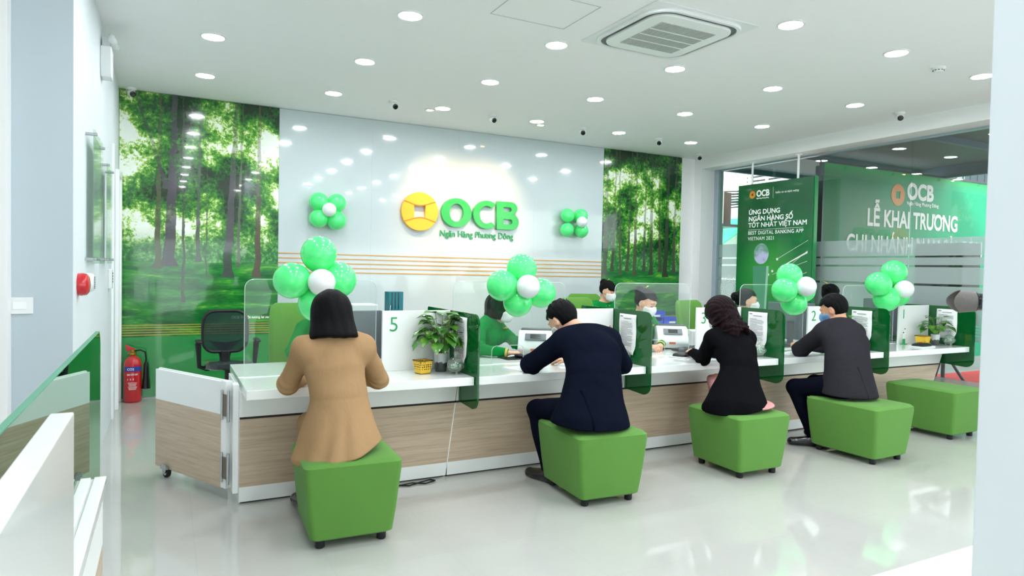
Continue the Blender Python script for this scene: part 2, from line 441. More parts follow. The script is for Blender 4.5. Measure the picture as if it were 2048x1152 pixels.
def mk_mural(name, trunks, seed, horizon, lawn_lo, W_):
    m = mat(name, '3a8a3a', .12, coat=.7); b, t = BS(m)
    o = t.xyz(t.obj()); x, z = o[0], o[2]
    p = t.vec(t.m('ADD', x, seed), 0.0, z)
    fine = t.noise(p, 26, 8, .72); mid = t.noise(p, 7, 6, .65, .4); low = t.noise(p, 1.9, 3, .5, .3)
    hup = t.step(z, horizon, 3.3)
    v = t.m('ADD', t.m('ADD', t.m('MULTIPLY', fine, .62), t.m('MULTIPLY', mid, .50)), t.m('MULTIPLY', low, 1.05))
    v = t.m('SUBTRACT', v, .57)
    glow = t.m('MULTIPLY', t.m('SUBTRACT', 1.0, t.m('MULTIPLY', t.m('ABSOLUTE', t.m('SUBTRACT', z, 2.45)), 1.0), clamp=True), .05)
    v = t.m('SUBTRACT', t.m('ADD', v, glow), t.m('MULTIPLY', hup, .035))
    fol = t.ramp(v, [(.30, '081f0e'), (.43, '12441b'), (.52, '2a7824'), (.59, '69a836'), (.64, 'c8e288'), (.675, 'f4faf0')])
    far = t.ramp(t.m('ADD', t.m('MULTIPLY', fine, .6), t.m('MULTIPLY', mid, .45)), [(.35, '10381a'), (.52, '2a7a35'), (.68, '8fd07a')])
    fol = t.mix(t.m('SUBTRACT', 1.0, t.step(z, horizon+.02, horizon+.42)), fol, far)
    c = fol
    lp = t.vec(t.m('ADD', x, seed*2), 0.0, t.m('MULTIPLY', z, 5.5))
    ln = t.m('ADD', t.m('MULTIPLY', t.noise(lp, 1.7, 4, .6, .6), .75), t.m('MULTIPLY', t.noise(lp, 14, 4, .6), .25))
    lawn = t.ramp(ln, [(.33, '0c4a1f'), (.47, '186b2d'), (.58, '338f35'), (.68, '8cc63c'), (.77, 'cfe766')])
    isl = t.m('SUBTRACT', 1.0, t.step(z, horizon-.01, horizon+.015))
    c = t.mix(isl, c, lawn)
    w1 = t.m('MULTIPLY', t.m('SUBTRACT', t.noise(t.vec(0.0, 0.0, z), 2.2, 2, .5), .5), .10)
    for (x0, zb, hw, lean, col) in trunks:
        wob = t.m('MULTIPLY', w1, 1.0 if int(x0*10) % 2 else -1.0)
        cx = t.m('ADD', t.m('ADD', x0, t.m('MULTIPLY', t.m('SUBTRACT', z, zb), lean)), wob)
        d = t.m('ABSOLUTE', t.m('SUBTRACT', x, cx))
        wd = t.m('ADD', t.m('MULTIPLY', t.m('SUBTRACT', 3.6, z), hw*.28), t.m('ADD', hw*.35, t.m('MULTIPLY', t.m('SUBTRACT', 1.0, t.step(z, zb, zb+.12)), hw*.5)))
        wd = t.m('ADD', wd, t.m('MULTIPLY', t.m('SUBTRACT', mid, .5), .03))
        mk = t.m('MULTIPLY', t.m('SUBTRACT', 1.0, t.step(d, t.m('SUBTRACT', wd, .006), wd)), t.step(z, zb, zb+.01))
        hide = t.step(t.m('ADD', v, t.m('MULTIPLY', t.m('SUBTRACT', z, 2.2), .10)), .47, .52)
        hide = t.m('MULTIPLY', hide, t.step(z, horizon+.25, horizon+1.0))
        mk = t.m('MULTIPLY', mk, t.m('SUBTRACT', 1.0, t.m('MULTIPLY', hide, .5)))
        cc = lin(col)
        c = t.mix(mk, c, t.mix(fine, tuple(q*.6 for q in cc[:3])+(1,), tuple(min(1, q*1.5) for q in cc[:3])+(1,)))
    # plain green field below the picture, with its thin gold lines
    lo = t.m('SUBTRACT', 1.0, t.step(z, .672, .682))
    c = t.mix(lo, c, lin('2b8f47'))
    for i in range(5):
        zz = .70+.027*i
        ml = t.m('SUBTRACT', 1.0, t.step(t.m('ABSOLUTE', t.m('SUBTRACT', z, zz)), .0035, .0055))
        c = t.mix(ml, c, lin('b79a45'))
    t.put(b.inputs['Base Color'], c)
    return m
mur_l = mk_mural('forest_mural_print_left', [(.03, 1.45, .066, .02, '413f45'), (-.10, 1.42, .035, .02, '4a5238'), (.16, 1.05, .018, .0, '3c4a3a'),
        (.62, 1.33, .052, .04, '48484a'), (.93, 1.34, .038, .015, '54493a'), (.40, 1.35, .010, 0, '44503c'), (.30, 1.5, .028, .02, '49564a'), (.72, 1.45, .022, .03, '566050'), (.0, 2.3, .034, -.30, '3f3f42')], 3.3, 1.50, .75, 1.63)
mur_r = mk_mural('forest_mural_print_right', [(5.86, 1.42, .045, .0, '3f4a36'), (6.00, 1.5, .03, .01, '3c4630'), (6.13, 1.45, .026, -.02, '474f38'), (6.28, 1.5, .03, .02, '3d4832'), (6.42, 1.44, .034, -.01, '4a4c3c'),
        (6.58, 1.5, .03, .015, '3c4434'), (6.72, 1.45, .038, 0, '3a4034'), (6.90, 1.5, .034, -.02, '454636'), (7.02, 1.42, .05, .01, '3a3f33'), (7.17, 1.48, .035, .02, '4b4c40')], 11.7, 1.52, 1.05, 1.5)
o = tag(MB().box(XL+.004, 1.167, -.03, -.0005, .02, CZ-.006).build('forest_mural', mur_l, loc=(0, YB, 0)), 'tall glossy wall print of a park with big trees at the left of the hall', 'mural')
text('caption', 'OCB Vì một tương lai xanh', .040, text_w, o, face((.665, -.0305, .868), (0, -1, 0)), depth=.001, bold=.0008)
o = tag(MB().box(5.803, 7.304, -.03, -.0005, .02, CZ-.006).build('forest_mural', mur_r, loc=(0, YB, 0)), 'narrower wall print of a dense wood with thin trunks beside the window corner', 'mural')

# ---- big logo on the wall
lg = thing('wall_sign', 'large backlit OCB bank sign with orange coin emblem on the white wall panel', 'sign', (0, YB-.022, 0))
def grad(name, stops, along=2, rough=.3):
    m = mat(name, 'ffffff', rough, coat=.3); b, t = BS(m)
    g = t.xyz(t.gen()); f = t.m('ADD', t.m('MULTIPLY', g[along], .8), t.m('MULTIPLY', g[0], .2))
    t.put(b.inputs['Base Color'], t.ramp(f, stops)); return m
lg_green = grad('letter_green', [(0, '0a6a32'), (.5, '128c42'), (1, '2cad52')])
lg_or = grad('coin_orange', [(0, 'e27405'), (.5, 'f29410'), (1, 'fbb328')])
FL = lambda x, z, y=-.03: face((x, y, z), (0, -1, 0))
def ell(rx, ry, cx=0, cy=0, n=48, a0=0, a1=2*PI):
    full = abs(a1-a0-2*PI) < 1e-6
    return [(cx+rx*math.cos(a0+(a1-a0)*i/(n if full else n-1)), cy+ry*math.sin(a0+(a1-a0)*i/(n if full else n-1))) for i in range(n)]
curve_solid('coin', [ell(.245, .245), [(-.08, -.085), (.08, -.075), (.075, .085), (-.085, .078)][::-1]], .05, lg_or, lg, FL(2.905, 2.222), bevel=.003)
gap = mat('coin_gap', 'd9740c', .4, var=.02)
def arc_band(cx, cy, r, a0, a1, w, n=20):
    return [(cx+r*math.cos(a0+(a1-a0)*i/n), cy+r*math.sin(a0+(a1-a0)*i/n)) for i in range(n+1)] + [(cx+(r-w)*math.cos(a0+(a1-a0)*i/n), cy+(r-w)*math.sin(a0+(a1-a0)*i/n)) for i in range(n, -1, -1)]
swirl = [(-.215+.425*i/20, .105+.028*math.sin(2.2+i*.26)+.0*i) for i in range(21)]
def ribbon(pts, w):
    L = [(p[0], p[1]+w) for p in pts]; return L+[(p[0], p[1]-w) for p in pts[::-1]]
curve_solid('swirl_line', [ribbon(swirl, .006)], .004, gap, lg, FL(2.905, 2.222, -.06))
curve_solid('swirl_line', [ribbon([(-p[0], -p[1]) for p in swirl], .006)], .004, gap, lg, FL(2.905, 2.222, -.06))
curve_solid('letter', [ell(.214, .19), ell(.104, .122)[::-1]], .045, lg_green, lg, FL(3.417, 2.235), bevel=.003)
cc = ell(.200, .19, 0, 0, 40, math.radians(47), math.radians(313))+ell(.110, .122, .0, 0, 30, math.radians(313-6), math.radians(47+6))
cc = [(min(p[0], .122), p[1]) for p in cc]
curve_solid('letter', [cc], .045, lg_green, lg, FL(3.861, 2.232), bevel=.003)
def bshape():
    P = [(-.17, -.19), (.05, -.19)]
    P += [(.05+.115*math.cos(a), -.083+.107*math.sin(a)) for a in [(-PI/2+PI*i/14) for i in range(1, 15)]]
    P += [(.035+.105*math.cos(a), .104+.086*math.sin(a)) for a in [(-PI/2+.25+(PI-.25)*i/14) for i in range(0, 15)]]
    P += [(-.17, .19)]
    h1 = [(-.075, -.118), (.035, -.118)]+[(.035+.038*math.cos(a), -.082+.036*math.sin(a)) for a in [(-PI/2+PI*i/8) for i in range(1, 8)]]+[(.035, -.046), (-.075, -.046)]
    h2 = [(-.075, .052), (.02, .052)]+[(.02+.034*math.cos(a), .086+.034*math.sin(a)) for a in [(-PI/2+PI*i/8) for i in range(1, 8)]]+[(.02, .12), (-.075, .12)]
    return [P, h1[::-1], h2[::-1]]
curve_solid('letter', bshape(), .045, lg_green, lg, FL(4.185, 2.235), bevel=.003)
text('sign_lettering', 'Ngân Hàng Phương Đông', .118, green_lit, lg, FL(3.196, 1.918, -.008), depth=.010, bold=.0012, sx=.905)
# warm wash of the two small ceiling spots aimed at the sign
def spot(x, y, tx, tz, power):
    L = bpy.data.lights.new('spot_light', 'SPOT'); L.energy = power; L.color = (1, .68, .33); L.spot_size = math.radians(74); L.spot_blend = .9; L.shadow_soft_size = .03
    o = bpy.data.objects.new('spot_light', L); COL.objects.link(o); o.location = (x, y, CZ-.045)
    d = V((tx, YB, tz))-o.location; o.rotation_euler = d.to_track_quat('-Z', 'Y').to_euler(); return o

# ---- ceiling lights
lamp_m = mat('downlight_diffuser', 'ffffff', .5, emit='f6faff', es=LAMP)
warm_m = mat('warm_spot_lens', 'ffffff', .4, emit='ffd9a0', es=25)
GX = [.325, 1.571, 2.817, 4.063, 5.309, 6.555]; GY = [7.27, 6.0, 4.74, 3.48, 2.22, .96, -.3, -1.56]  # rows before and behind the camera are unseen, added as fill light
rown = {7.27: 'row nearest the back wall', 6.0: 'second row from the back wall', 4.74: 'row above the counter', 3.48: 'row above the green stools'}
coln = ['leftmost', 'second from the left', 'third from the left', 'fourth from the left', 'fifth from the left', 'rightmost']
seen = {(x, y) for x in GX for y in GY[:3]} | {(x, 3.48) for x in GX}
first = None
for y in GY:
    for i, x in enumerate(GX):
        if y == 3.48 and i < 1: pass
        if y < 3 and (x < 1 and y < 0): pass
        lab = 'round white ceiling downlight, %s in the %s' % (coln[i], rown.get(y, {2.22: 'unseen row just before the camera', .96: 'unseen row above the camera', -.3: 'unseen first row behind the camera', -1.56: 'unseen last row behind the camera'}.get(y)))
        if first is None:
            first = thing('ceiling_downlight', lab, 'ceiling light', (x, y, CZ), 0, 'round downlights in a grid on the ceiling')
            MB().lathe([(.098, 0), (.098, -.006), (.086, -.009), (.080, -.004), (.080, 0)]).build('trim_ring', white_p, first, smooth=True)
            MB().lathe([(.079, -.001), (.079, -.005), (.04, -.0055)], 32).build('diffuser', lamp_m, first)
        else: dup(first, (x, y, CZ), None, lab)
for x, lab in ((2.714, 'small warm accent spot recessed in the ceiling left of centre above the sign'), (4.20, 'small warm accent spot recessed in the ceiling right above the sign')):
    t_ = thing('accent_spot', lab, 'spotlight', (x, 7.42, CZ))
    MB().lathe([(.06, 0), (.06, -.008), (.045, -.01), (.042, 0)]).build('trim_ring', white_p, t_, smooth=True)
    MB().cbox((-.016, 0, -.008), (.02, .02, .01)).cbox((.016, 0, -.008), (.02, .02, .01)).build('lens', warm_m, t_)
    sl = spot(x, 7.36, 3.45 + (.0 if x < 3 else .25), 2.05, 75); sl.parent = t_; sl.matrix_parent_inverse = Matrix.Translation((-x, -7.42, -CZ))
# ---- CCTV cameras
def cctv(x, y, lab, yaw=0, base=None):
    t_ = thing('security_camera', lab, 'security camera', (x, y, CZ), yaw, 'white dome cameras on the ceiling')
    MB().lathe([(.052, 0), (.052, -.012), (.048, -.022), (.036, -.026)]).build('mount', white_p, t_, smooth=True)
    M = Matrix.Rotation(-.35, 3, 'X')
    MB().sph((0, -.004, -.052), (.042, .042, .040)).build('ball', white_p, t_, smooth=True)
    MB().lathe([(.030, 0), (.030, .012), (.024, .016), (.012, .0165)], 20, M=Matrix.Translation((0, -.030, -.066)) @ Matrix.Rotation(math.radians(122), 4, 'X')).build('lens', blackg, t_, smooth=True)
for x, y, lab, yw in ((2.231, 7.252, 'white dome camera on the ceiling, leftmost of the row before the sign', .2), (3.452, 7.269, 'white dome camera on the ceiling between the two warm spots', .3),
        (4.759, 7.294, 'white dome camera on the ceiling, third from the left before the back wall', -.5), (6.007, 7.296, 'white dome camera on the ceiling in front of the right mural', -.6),
        (7.268, 4.698, 'white dome camera on the ceiling close to the window bulkhead', -.8), (-.345, 8.22, 'white dome camera in the corner above the left mural', .5), (7.30, 7.9, 'white dome camera in the corner by the window pillar', -.5)):
    cctv(x, y, lab, yw)
t_ = thing('smoke_detector', 'white round smoke detector on the ceiling at the right', 'smoke detector', (5.984, 3.535, CZ))
MB().lathe([(.055, 0), (.055, -.012), (.048, -.02), (.040, -.022), (.040, -.034), (.03, -.042)]).build('body', white_p, t_, smooth=True)
m_ = MB()
for k in range(10): m_.cbox((.041*math.cos(k*.628), .041*math.sin(k*.628), -.028), (.008, .008, .006))
m_.build('vent_slot', black_p, t_)
# ---- cassette air conditioner
ac = thing('air_conditioner', 'square white cassette air conditioner set in the ceiling', 'air conditioner', (3.41, 4.08, CZ))
MB().prism(rrect(.95, .95, .02), -.010, 0, 'z').build('frame', white_p, ac, bevel=.003)
MB().prism(rrect(.82, .82, .17, 8), -.022, -.008, 'z').build('air_slot', blackg, ac, smooth=True)
o = MB().prism(rrect(.745, .745, .14, 8), -.040, -.012, 'z').build('centre_panel', white_s, ac, bevel=.008)
curve_solid('slot_ring', [rrect(.87, .87, .19, 10), rrect(.825, .825, .172, 10)[::-1]], .022, white_p, ac, Matrix.Translation((0, 0, -.018)), bevel=.003)
gr = mat('grille_grey', 'b5b8b6', .6, bumpn=(300, .5), var=.03)
m_ = MB()
for i in range(26): m_.cbox((-.25+.02*i, 0, -.0425), (.012, .50, .005))
m_.build('return_grille', gr, ac)
m_ = MB()
for i in (-.12, 0, .12): m_.cbox((0, i*1.0, -.0455), (.52, .012, .003))
m_.build('grille_rib', white_s, ac)
curve_solid('access_hatch', [rrect(.62, .5, .003, 2), rrect(.61, .49, .003, 2)[::-1]], .003, grey_m, None, Matrix.Translation((2.37, 4.16, CZ-.0016)))
tag(bpy.data.objects['access_hatch'], 'thin outlined access hatch in the ceiling left of the air conditioner', 'hatch')
bpy.data.objects['access_hatch'].data.materials[0] = mat('hatch_joint', 'b9c2be', .7, var=.02)

# ---- things on the left wall
t_ = thing('emergency_light', 'white twin head emergency light high on the left wall', 'emergency light', (XL, 6.12, 3.06)); t_.scale = (1, .85, .85)
MB().prism([(-.12, .10), (.12, .10), (.12, -.08), (.08, -.17), (-.08, -.17), (-.12, -.08)], 0, .075, 'x').build('battery_box', white_p, t_, bevel=.008)
MB().cbox((.03, 0, .15), (.05, .09, .10)).build('bracket', white_p, t_, bevel=.006)
lens_m = clear_mat('clear_lens', 'e8f4f2', 2, .1, .35, 'ffffff')
for s_ in (-1, 1):
    h = MB().lathe([(.02, 0), (.05, .03), (.055, .05)], 18, M=Matrix.Translation((.05, s_*.075, .16)) @ Matrix.Rotation(1.2, 4, 'Y')).build('lamp_head', white_p, t_, smooth=True)
    MB().lathe([(.053, .05), (.052, .058), (.03, .066), (.01, .068)], 18, M=Matrix.Translation((.05, s_*.075, .16)) @ Matrix.Rotation(1.2, 4, 'Y')).build('lens', lens_m, h, smooth=True)
framem = mk_mural('framed_leaf_print', [(.1, 1.5, .03, 0, '4a5a40')], 21.0, .2, -3, 1); BS(framem)[0].inputs['Alpha'].default_value = .5
for y0, y1, z0, z1, lab in ((4.98, 5.62, 1.48, 2.33, 'acrylic framed green print on steel standoffs, nearer one on the left wall'), (6.02, 6.55, 1.48, 2.27, 'acrylic framed green print on steel standoffs, farther one on the left wall')):
    t_ = thing('wall_frame', lab, 'picture frame', (XL, (y0+y1)/2, (z0+z1)/2), 0, 'acrylic frames on the left wall')
    w = y1-y0; h = z1-z0
    MB().box(.0395, .041, -w/2+.085, w/2-.05, -h/2+.02, h/2-.02).build('print', framem, t_)
    MB().box(.043, .052, -w/2, w/2, -h/2, h/2).build('acrylic_sheet', acryl, t_)
    for a in (-1, 1):
        for c in (-1, 1): MB().cyl((0, a*(w/2-.025), c*(h/2-.03)), (.064, a*(w/2-.025), c*(h/2-.03)), .010).build('standoff', chrome, t_, smooth=True)
t_ = thing('fire_alarm', 'round red fire alarm sounder on the left wall', 'fire alarm', (XL, 4.62, 1.36))
MB().lathe([(.065, 0), (.068, .02), (.062, .045), (.045, .058), (.02, .062)], 28, M=Matrix.Rotation(PI/2, 4, 'Y')).build('dome', red_m, t_, smooth=True)
t_ = thing('wall_buzzer', 'white slotted sounder box on the left wall beside the red alarm', 'sounder', (XL, 5.02, 1.36))
MB().lathe([(.06, 0), (.06, .03), (.05, .05)], 24, M=Matrix.Rotation(PI/2, 4, 'Y')).build('body', white_p, t_, smooth=True)
m_ = MB()
for k in range(7): m_.cbox((.052, 0, -.035+.0115*k), (.004, .07, .004))
m_.build('grille', grey_m, t_)
t_ = thing('wall_controller', 'white control box with small keys on the left wall by the door frame', 'controller', (XL, 6.95, 1.34))
MB().box(0, .03, -.07, .07, -.085, .085).build('body', white_p, t_, bevel=.005)
m_ = MB()
for k in range(4): m_.cbox((.031, .02, .05-.025*k), (.004, .05, .014))
m_.build('key', dgrey_m, t_)
t_ = thing('light_switch', 'white light switch plate on the recessed grey wall at the far left', 'light switch', (-.70, 4.399, 1.25))
MB().box(-.06, .06, -.01, 0, -.045, .045).build('plate', white_p, t_, bevel=.003)
MB().box(-.03, .03, -.014, -.01, -.02, .02).build('rocker', white_s, t_, bevel=.002)
# ---- fire extinguisher
t_ = thing('fire_extinguisher', 'red fire extinguisher with black hose standing by the left mural', 'fire extinguisher', (-.315, 8.16, 0))
MB().lathe([(.07, 0), (.082, .012), (.085, .03), (.085, .40), (.078, .44), (.055, .475), (.03, .49), (.022, .50)], 32).build('cylinder', red_m, t_, smooth=True)
MB().lathe([(.022, .50), (.03, .505), (.03, .53), (.018, .535), (.018, .56)], 20).build('valve', mat('brass', 'b8963e', .3, metal=1, var=.05), t_, smooth=True)
MB().prism([(-.06, .555), (-.05, .545), (.02, .555), (.03, .565), (-.04, .60), (-.075, .625)], -.012, .012).build('handle', red_m, t_, bevel=.003)
MB().prism([(-.05, .53), (.02, .54), (.02, .53), (-.05, .518)], -.01, .01).build('lower_grip', red_m, t_, bevel=.002)
MB().tube([(.02, 0, .545), (.07, 0, .555), (.115, -.01, .53), (.125, -.015, .46), (.12, -.015, .42)], .008, 10).build('hose', rubber, t_, smooth=True)
MB().lathe([(.018, .42), (.024, .40), (.028, .30), (.042, .14), (.036, .14)], 20, c=(.125, -.015, 0)).build('discharge_horn', blackg, t_, smooth=True)
o = MB(); n_ = 14
rr = .0857
o.loft([[(rr*math.cos(a), rr*math.sin(a), z) for a in [(-PI/2-1.1+2.2*i/n_) for i in range(n_+1)]]+[((rr-.001)*math.cos(a), (rr-.001)*math.sin(a), z) for a in [(-PI/2+1.1-2.2*i/n_) for i in range(n_+1)]] for z in (.335, .385)])
o.build('blue_label', mat('blue_label', '2340a0', .4, var=.02), t_)
for i, s_ in enumerate(('CO2', 'BÌNH CHỮA CHÁY', '1  2  3')):
    text('label_text', s_, .024 if i else .032, text_w, t_, face((-.05, -.0868+.004*(i > 0)*0, .345-.05*i - (.0 if i else -.004)), (0, -1, 0)), depth=.001, bold=.0006, sx=(.5 if i == 1 else 1))
m_ = MB()
for k in range(6): m_.cbox((0, -.0845, .215-.014*k), (.085-.01*(k % 3), .005, .004))
m_.build('small_print', text_w, t_)
# ================================================================== WINDOW AND STREET
YJ = [8.06, 6.27, 4.95, 3.63, 2.31, .99]
al = mat('aluminium_frame', 'a9b7c2', .35, metal=.3, var=.02)
for i in range(len(YJ)-1):
    t_ = MB().box(XG, XG+.012, YJ[i+1]+.001, YJ[i]-.001, .03, HZ-.01).build('window_%d' % (i+1), glass_m)
    struct(t_)
    f = MB()
    segs = [(0.03, .36), (.80, .862), (.874, .898), (.910, .934), (.946, .970), (.982, 1.405), (1.432, 1.625), (1.650, 1.738), (1.760, 1.966)]
    for a, b in segs: f.box(XG-.004, XG-.001, YJ[i+1]+.004, YJ[i]-.004, a, b)
    f.build('frosted_film', frost, t_)
    if i == 0:
        d = MB()
        for k in range(46): d.cbox((XG-.003, YJ[0]-.03-.038*k, 1.6375), (.002, .02, .008)).cbox((XG-.003, YJ[0]-.03-.038*k, 1.4185), (.002, .02, .008))
        for a in range(40):
            for r in (.10, .13, .16, .19):
                aa = 2*PI*a/40
                d.cbox((XG-.006, 7.80+r*math.cos(aa), 1.27+r*math.sin(aa)), (.002, .014, .018))
        d.build('dotted_emblem', text_w, t_)
struct(MB().box(XG-.05, XG+.06, YJ[0], 8.15, 0, HZ).build('trim_4', al, bevel=.004))
struct(MB().box(XG-.02, XG+.05, -3.2, YJ[0], HZ-.022, HZ).build('trim_5', al))
struct(MB().box(XG-.03, XG+.05, -3.2, YJ[0], 0, .035).build('trim_6', al))

# light box board inside the window
brd = thing('light_box', 'tall dark green promotional board hanging on two white poles before the window', 'sign', (7.70, 6.76, 0))
def mk_board(name, seed, dirt):
    m = mat(name, '0f6a38', .3, coat=.5); b, t = BS(m)
    g = t.xyz(t.gen()); a, z = g[1], g[2]
    u = t.m('SUBTRACT', 1.0, a)
    glow = t.m('SUBTRACT', 1.0, t.m('MULTIPLY', t.m('SQRT', t.m('ADD', t.m('POWER', t.m('SUBTRACT', u, .45), 2.0), t.m('MULTIPLY', t.m('POWER', t.m('SUBTRACT', z, .38), 2.0), 2.5))), 2.2), clamp=True)
    base = t.ramp(t.m('ADD', t.m('MULTIPLY', z, .7), t.m('MULTIPLY', t.noise(t.gen(), 2.5, 4, .5), .25)), [(0, '12803e'), (.45, '0d6a34'), (.7, '0b4f2b'), (1, '0f6237')])
    c = t.mix(t.m('MULTIPLY', glow, .75), base, lin('4cb04a'))
    t.put(b.inputs['Base Color'], c); return m
board_m = mk_board('board_green_print', 1, 0)
MB().box(-.045, .045, -.66, .66, .75, 2.825).build('board', board_m, brd, bevel=.004)
MB().box(-.03, .03, -.675, -.66, .75, 2.83).box(-.03, .03, .66, .675, .75, 2.83).build('edge_trim', mat('board_edge', '1d8a4c', .3, var=.03), brd)
for y in (.44, -.37):
    MB().cyl((0, y, 2.82), (0, y, HZ), .016, 14).lathe([(.045, HZ-.012), (.045, HZ)], 20, c=(0, y, 0)).build('hanging_pole', edge_m, brd, smooth=True)
FB = lambda y, z, x=-.047: face((x, y, z), (-1, 0, 0))   # text runs towards -y
orange = mat('emblem_orange', 'd68a2e', .4, var=.03)
curve_solid('coin', [ell(.055, .055), [(-.017, -.017), (.017, -.017), (.017, .017), (-.017, .017)][::-1]], .002, orange, brd, FB(.385, 2.668))
text('board_text', 'OCB', .125, text_w, brd, FB(.31, 2.635), bold=.0045, depth=.001, sx=.9)
text('board_text', 'Ngân Hàng Phương Đông', .022, text_w, brd, FB(.31, 2.600), bold=.0006, depth=.001)
MB().box(-.0475, -.046, .006, .009, 2.59, 2.75).build('divider_rule', text_w, brd)
text('board_text', 'Niềm tin và thịnh vượng', .040, text_w, brd, FB(-.03, 2.650), depth=.001, shear=.2)
for s_, z, sz, b_ in (('ỨNG DỤNG', 2.378, .094, .0022), ('NGÂN HÀNG SỐ', 2.281, .094, .0022), ('TỐT NHẤT VIỆT NAM', 2.188, .094, .0022), ('BEST DIGITAL BANKING APP', 2.082, .074, .0006), ('VIETNAM 2021', 1.998, .074, .0006)):
    text('board_text', s_, sz, text_w, brd, FB(.445, z), bold=b_, depth=.001, sx=1.10 if sz > .09 else .92, spacing=1.0 if sz > .09 else 1.12)
MB().box(-.0475, -.046, -.52, .44, 2.150, 2.154).build('divider_rule', text_w, brd)
glob = mat('printed_globe', 'c9cbe0', .5); _b, _t = BS(glob)
_t.put(_b.inputs['Base Color'], _t.ramp(_t.noise(_t.gen(), 3.2, 5, .6), [(.45, 'b9bcdc'), (.52, '6c9a86'), (.7, '4f8a70')]))
curve_solid('printed_globe', [ell(.135, .15)], .0015, glob, brd, FB(.19, 1.80))
troph = mat('printed_trophy', '4f9472', .4, coat=.3, var=.15)
troph2 = mat('printed_trophy_edge', '9cc7b2', .4, var=.05)
curve_solid('printed_trophy', [[(-.12, 0), (.12, 0), (.145, .62), (-.145, .62)]], .0015, troph, brd, FB(.19, 1.00))
curve_solid('printed_trophy', [[(.085, 0), (.12, 0), (.145, .62), (.105, .62)]], .0015, troph2, brd, FB(.19, 1.00, -.049))
text('board_text', 'BEST DIGITAL\nBANKING APP\n2021', .030, text_w, brd, FB(.19, 1.48), depth=.001, align='CENTER')
dots = MB(); random.seed(5)
pts = [(-.10, 1.72), (-.02, 1.55), (-.28, 1.60), (.05, 1.50), (-.20, 1.47), (-.05, 1.33), (-.45, 1.35)]
for (y, z) in pts:
    dots.prism([(y+.018*math.cos(a*.6283), z+.018*math.sin(a*.6283)) for a in range(10)], -.0485, -.0465, 'x')
for i, (y, z) in enumerate(((-.10, 1.72), (-.28, 1.60), (-.05, 1.33), (-.02, 1.50))):
    dots.add([(-.048, y, z), (-.048, -.6, z+.25-.02*i), (-.048, -.6, z+.254-.02*i), (-.048, y, z+.005)], [(0, 1, 2, 3)])
dots.add([(-.048, -.2, 1.62), (-.048, -.6, 1.80), (-.048, -.6, 1.825), (-.048, -.2, 1.632)], [(0, 1, 2, 3)])
dots.build('printed_sparks', text_w, brd)

# ---- street side
gr_ = mat('street_paving', '8f9290', .8, bumpn=(8, .3, .01), var=.15)
struct(MB().box(8.0, 40, -30, 45, -.2, -.06).build('ground', gr_), 'grey street paving outside the window')
tag(MB().box(8.2, 12.6, 3.2, 6.30, -.06, -.035).build('carpet', mk_fabric('red_carpet', 'd2242f', 300, .3)), 'red carpet laid on the pavement outside the window', 'carpet')
bn = thing('backdrop_banner', 'large green opening ceremony backdrop standing outside the window', 'banner', (10.3, 6.36, -.05))
def mk_bn():
    m = mat('backdrop_print', '118a52', .45); b, t = BS(m)
    g = t.xyz(t.gen()); n = t.noise(t.gen(), 2.0, 4, .5)
    f = t.m('ADD', t.m('MULTIPLY', g[0], .75), t.m('MULTIPLY', n, .35))
    c = t.ramp(f, [(.12, '0c6b3c'), (.35, '0f7a4a'), (.55, '12a06a'), (.75, '17b083'), (1, '0e9a70')])
    c = t.mix(t.step(g[2], .93, 1.02), c, lin('22a24e')); t.put(b.inputs['Base Color'], c); return m
MB().box(-2.12, 2.6, 0, .05, .25, 3.14).build('print_panel', mk_bn(), bn)
MB().box(-2.14, -2.12, -.01, .06, 0, 3.15).box(-2.14, 2.62, -.01, .06, 3.14, 3.17).box(-2.14, -2.09, .06, .12, 0, 3.1).box(2.5, 2.56, .06, .12, 0, 3.1).build('frame', dark_metal, bn)
F2 = lambda x, z, y=-.003: face((x, y, z), (0, -1, 0))
text('banner_text', 'LỄ KHAI TRƯƠNG', .35, text_w, bn, F2(-1.15, 2.31), bold=.010, depth=.002, sx=.80)
text('banner_text', 'CHI NHÁNH NAM SÀI GÒN', .35, text_w, bn, F2(-1.60, 1.92), bold=.010, depth=.002, sx=.80)
text('banner_text', 'OCB', .34, text_w, bn, F2(-.22, 2.76), bold=.014, depth=.002, sx=.95)
text('banner_text', 'Ngân Hàng Phương Đông', .080, text_w, bn, F2(-.22, 2.665), bold=.002, depth=.002)
curve_solid('coin', [ell(.165, .165), [(-.05, -.055), (.05, -.05), (.05, .055), (-.05, .05)][::-1]], .003, orange, bn, F2(-.44, 2.80))
tag(MB().box(-.20, .20, -.29, .29, 0, .98).build('loudspeaker', black_p, bevel=.02, loc=(8.66, 4.92, .95)), 'tall black loudspeaker on a tripod outside behind the frosted film', 'loudspeaker')
t_ = thing('speaker_stand', 'black tripod stand on the red carpet under the outside loudspeaker', 'stand', (8.66, 4.92, -.035))
MB().cyl((0, 0, .10), (0, 0, .975), .022).build('pole', black_p, t_, smooth=True)
MB().box(-.12, .12, -.12, .12, .965, .985).build('top_plate', black_p, t_, bevel=.004)
for a in (-1.2, .9, 3.0): MB().cyl((.02*math.cos(a), .02*math.sin(a), .60), (.38*math.cos(a), .38*math.sin(a), .012), .017).build('leg', black_p, t_, smooth=True)
MB().cyl((0, 0, .56), (0, 0, .64), .036).build('collar', grey_m, t_, smooth=True)
dk = mat('dark_canopy', '5b656b', .6, var=.12)
t_ = thing('shop_canopy', 'dark grey canopy over the pavement outside the window', 'canopy', (8.05, 2, 3.26))
MB().box(0, 3.0, -3.0, 6.4, .02, .14).build('roof_sheet', dk, t_)
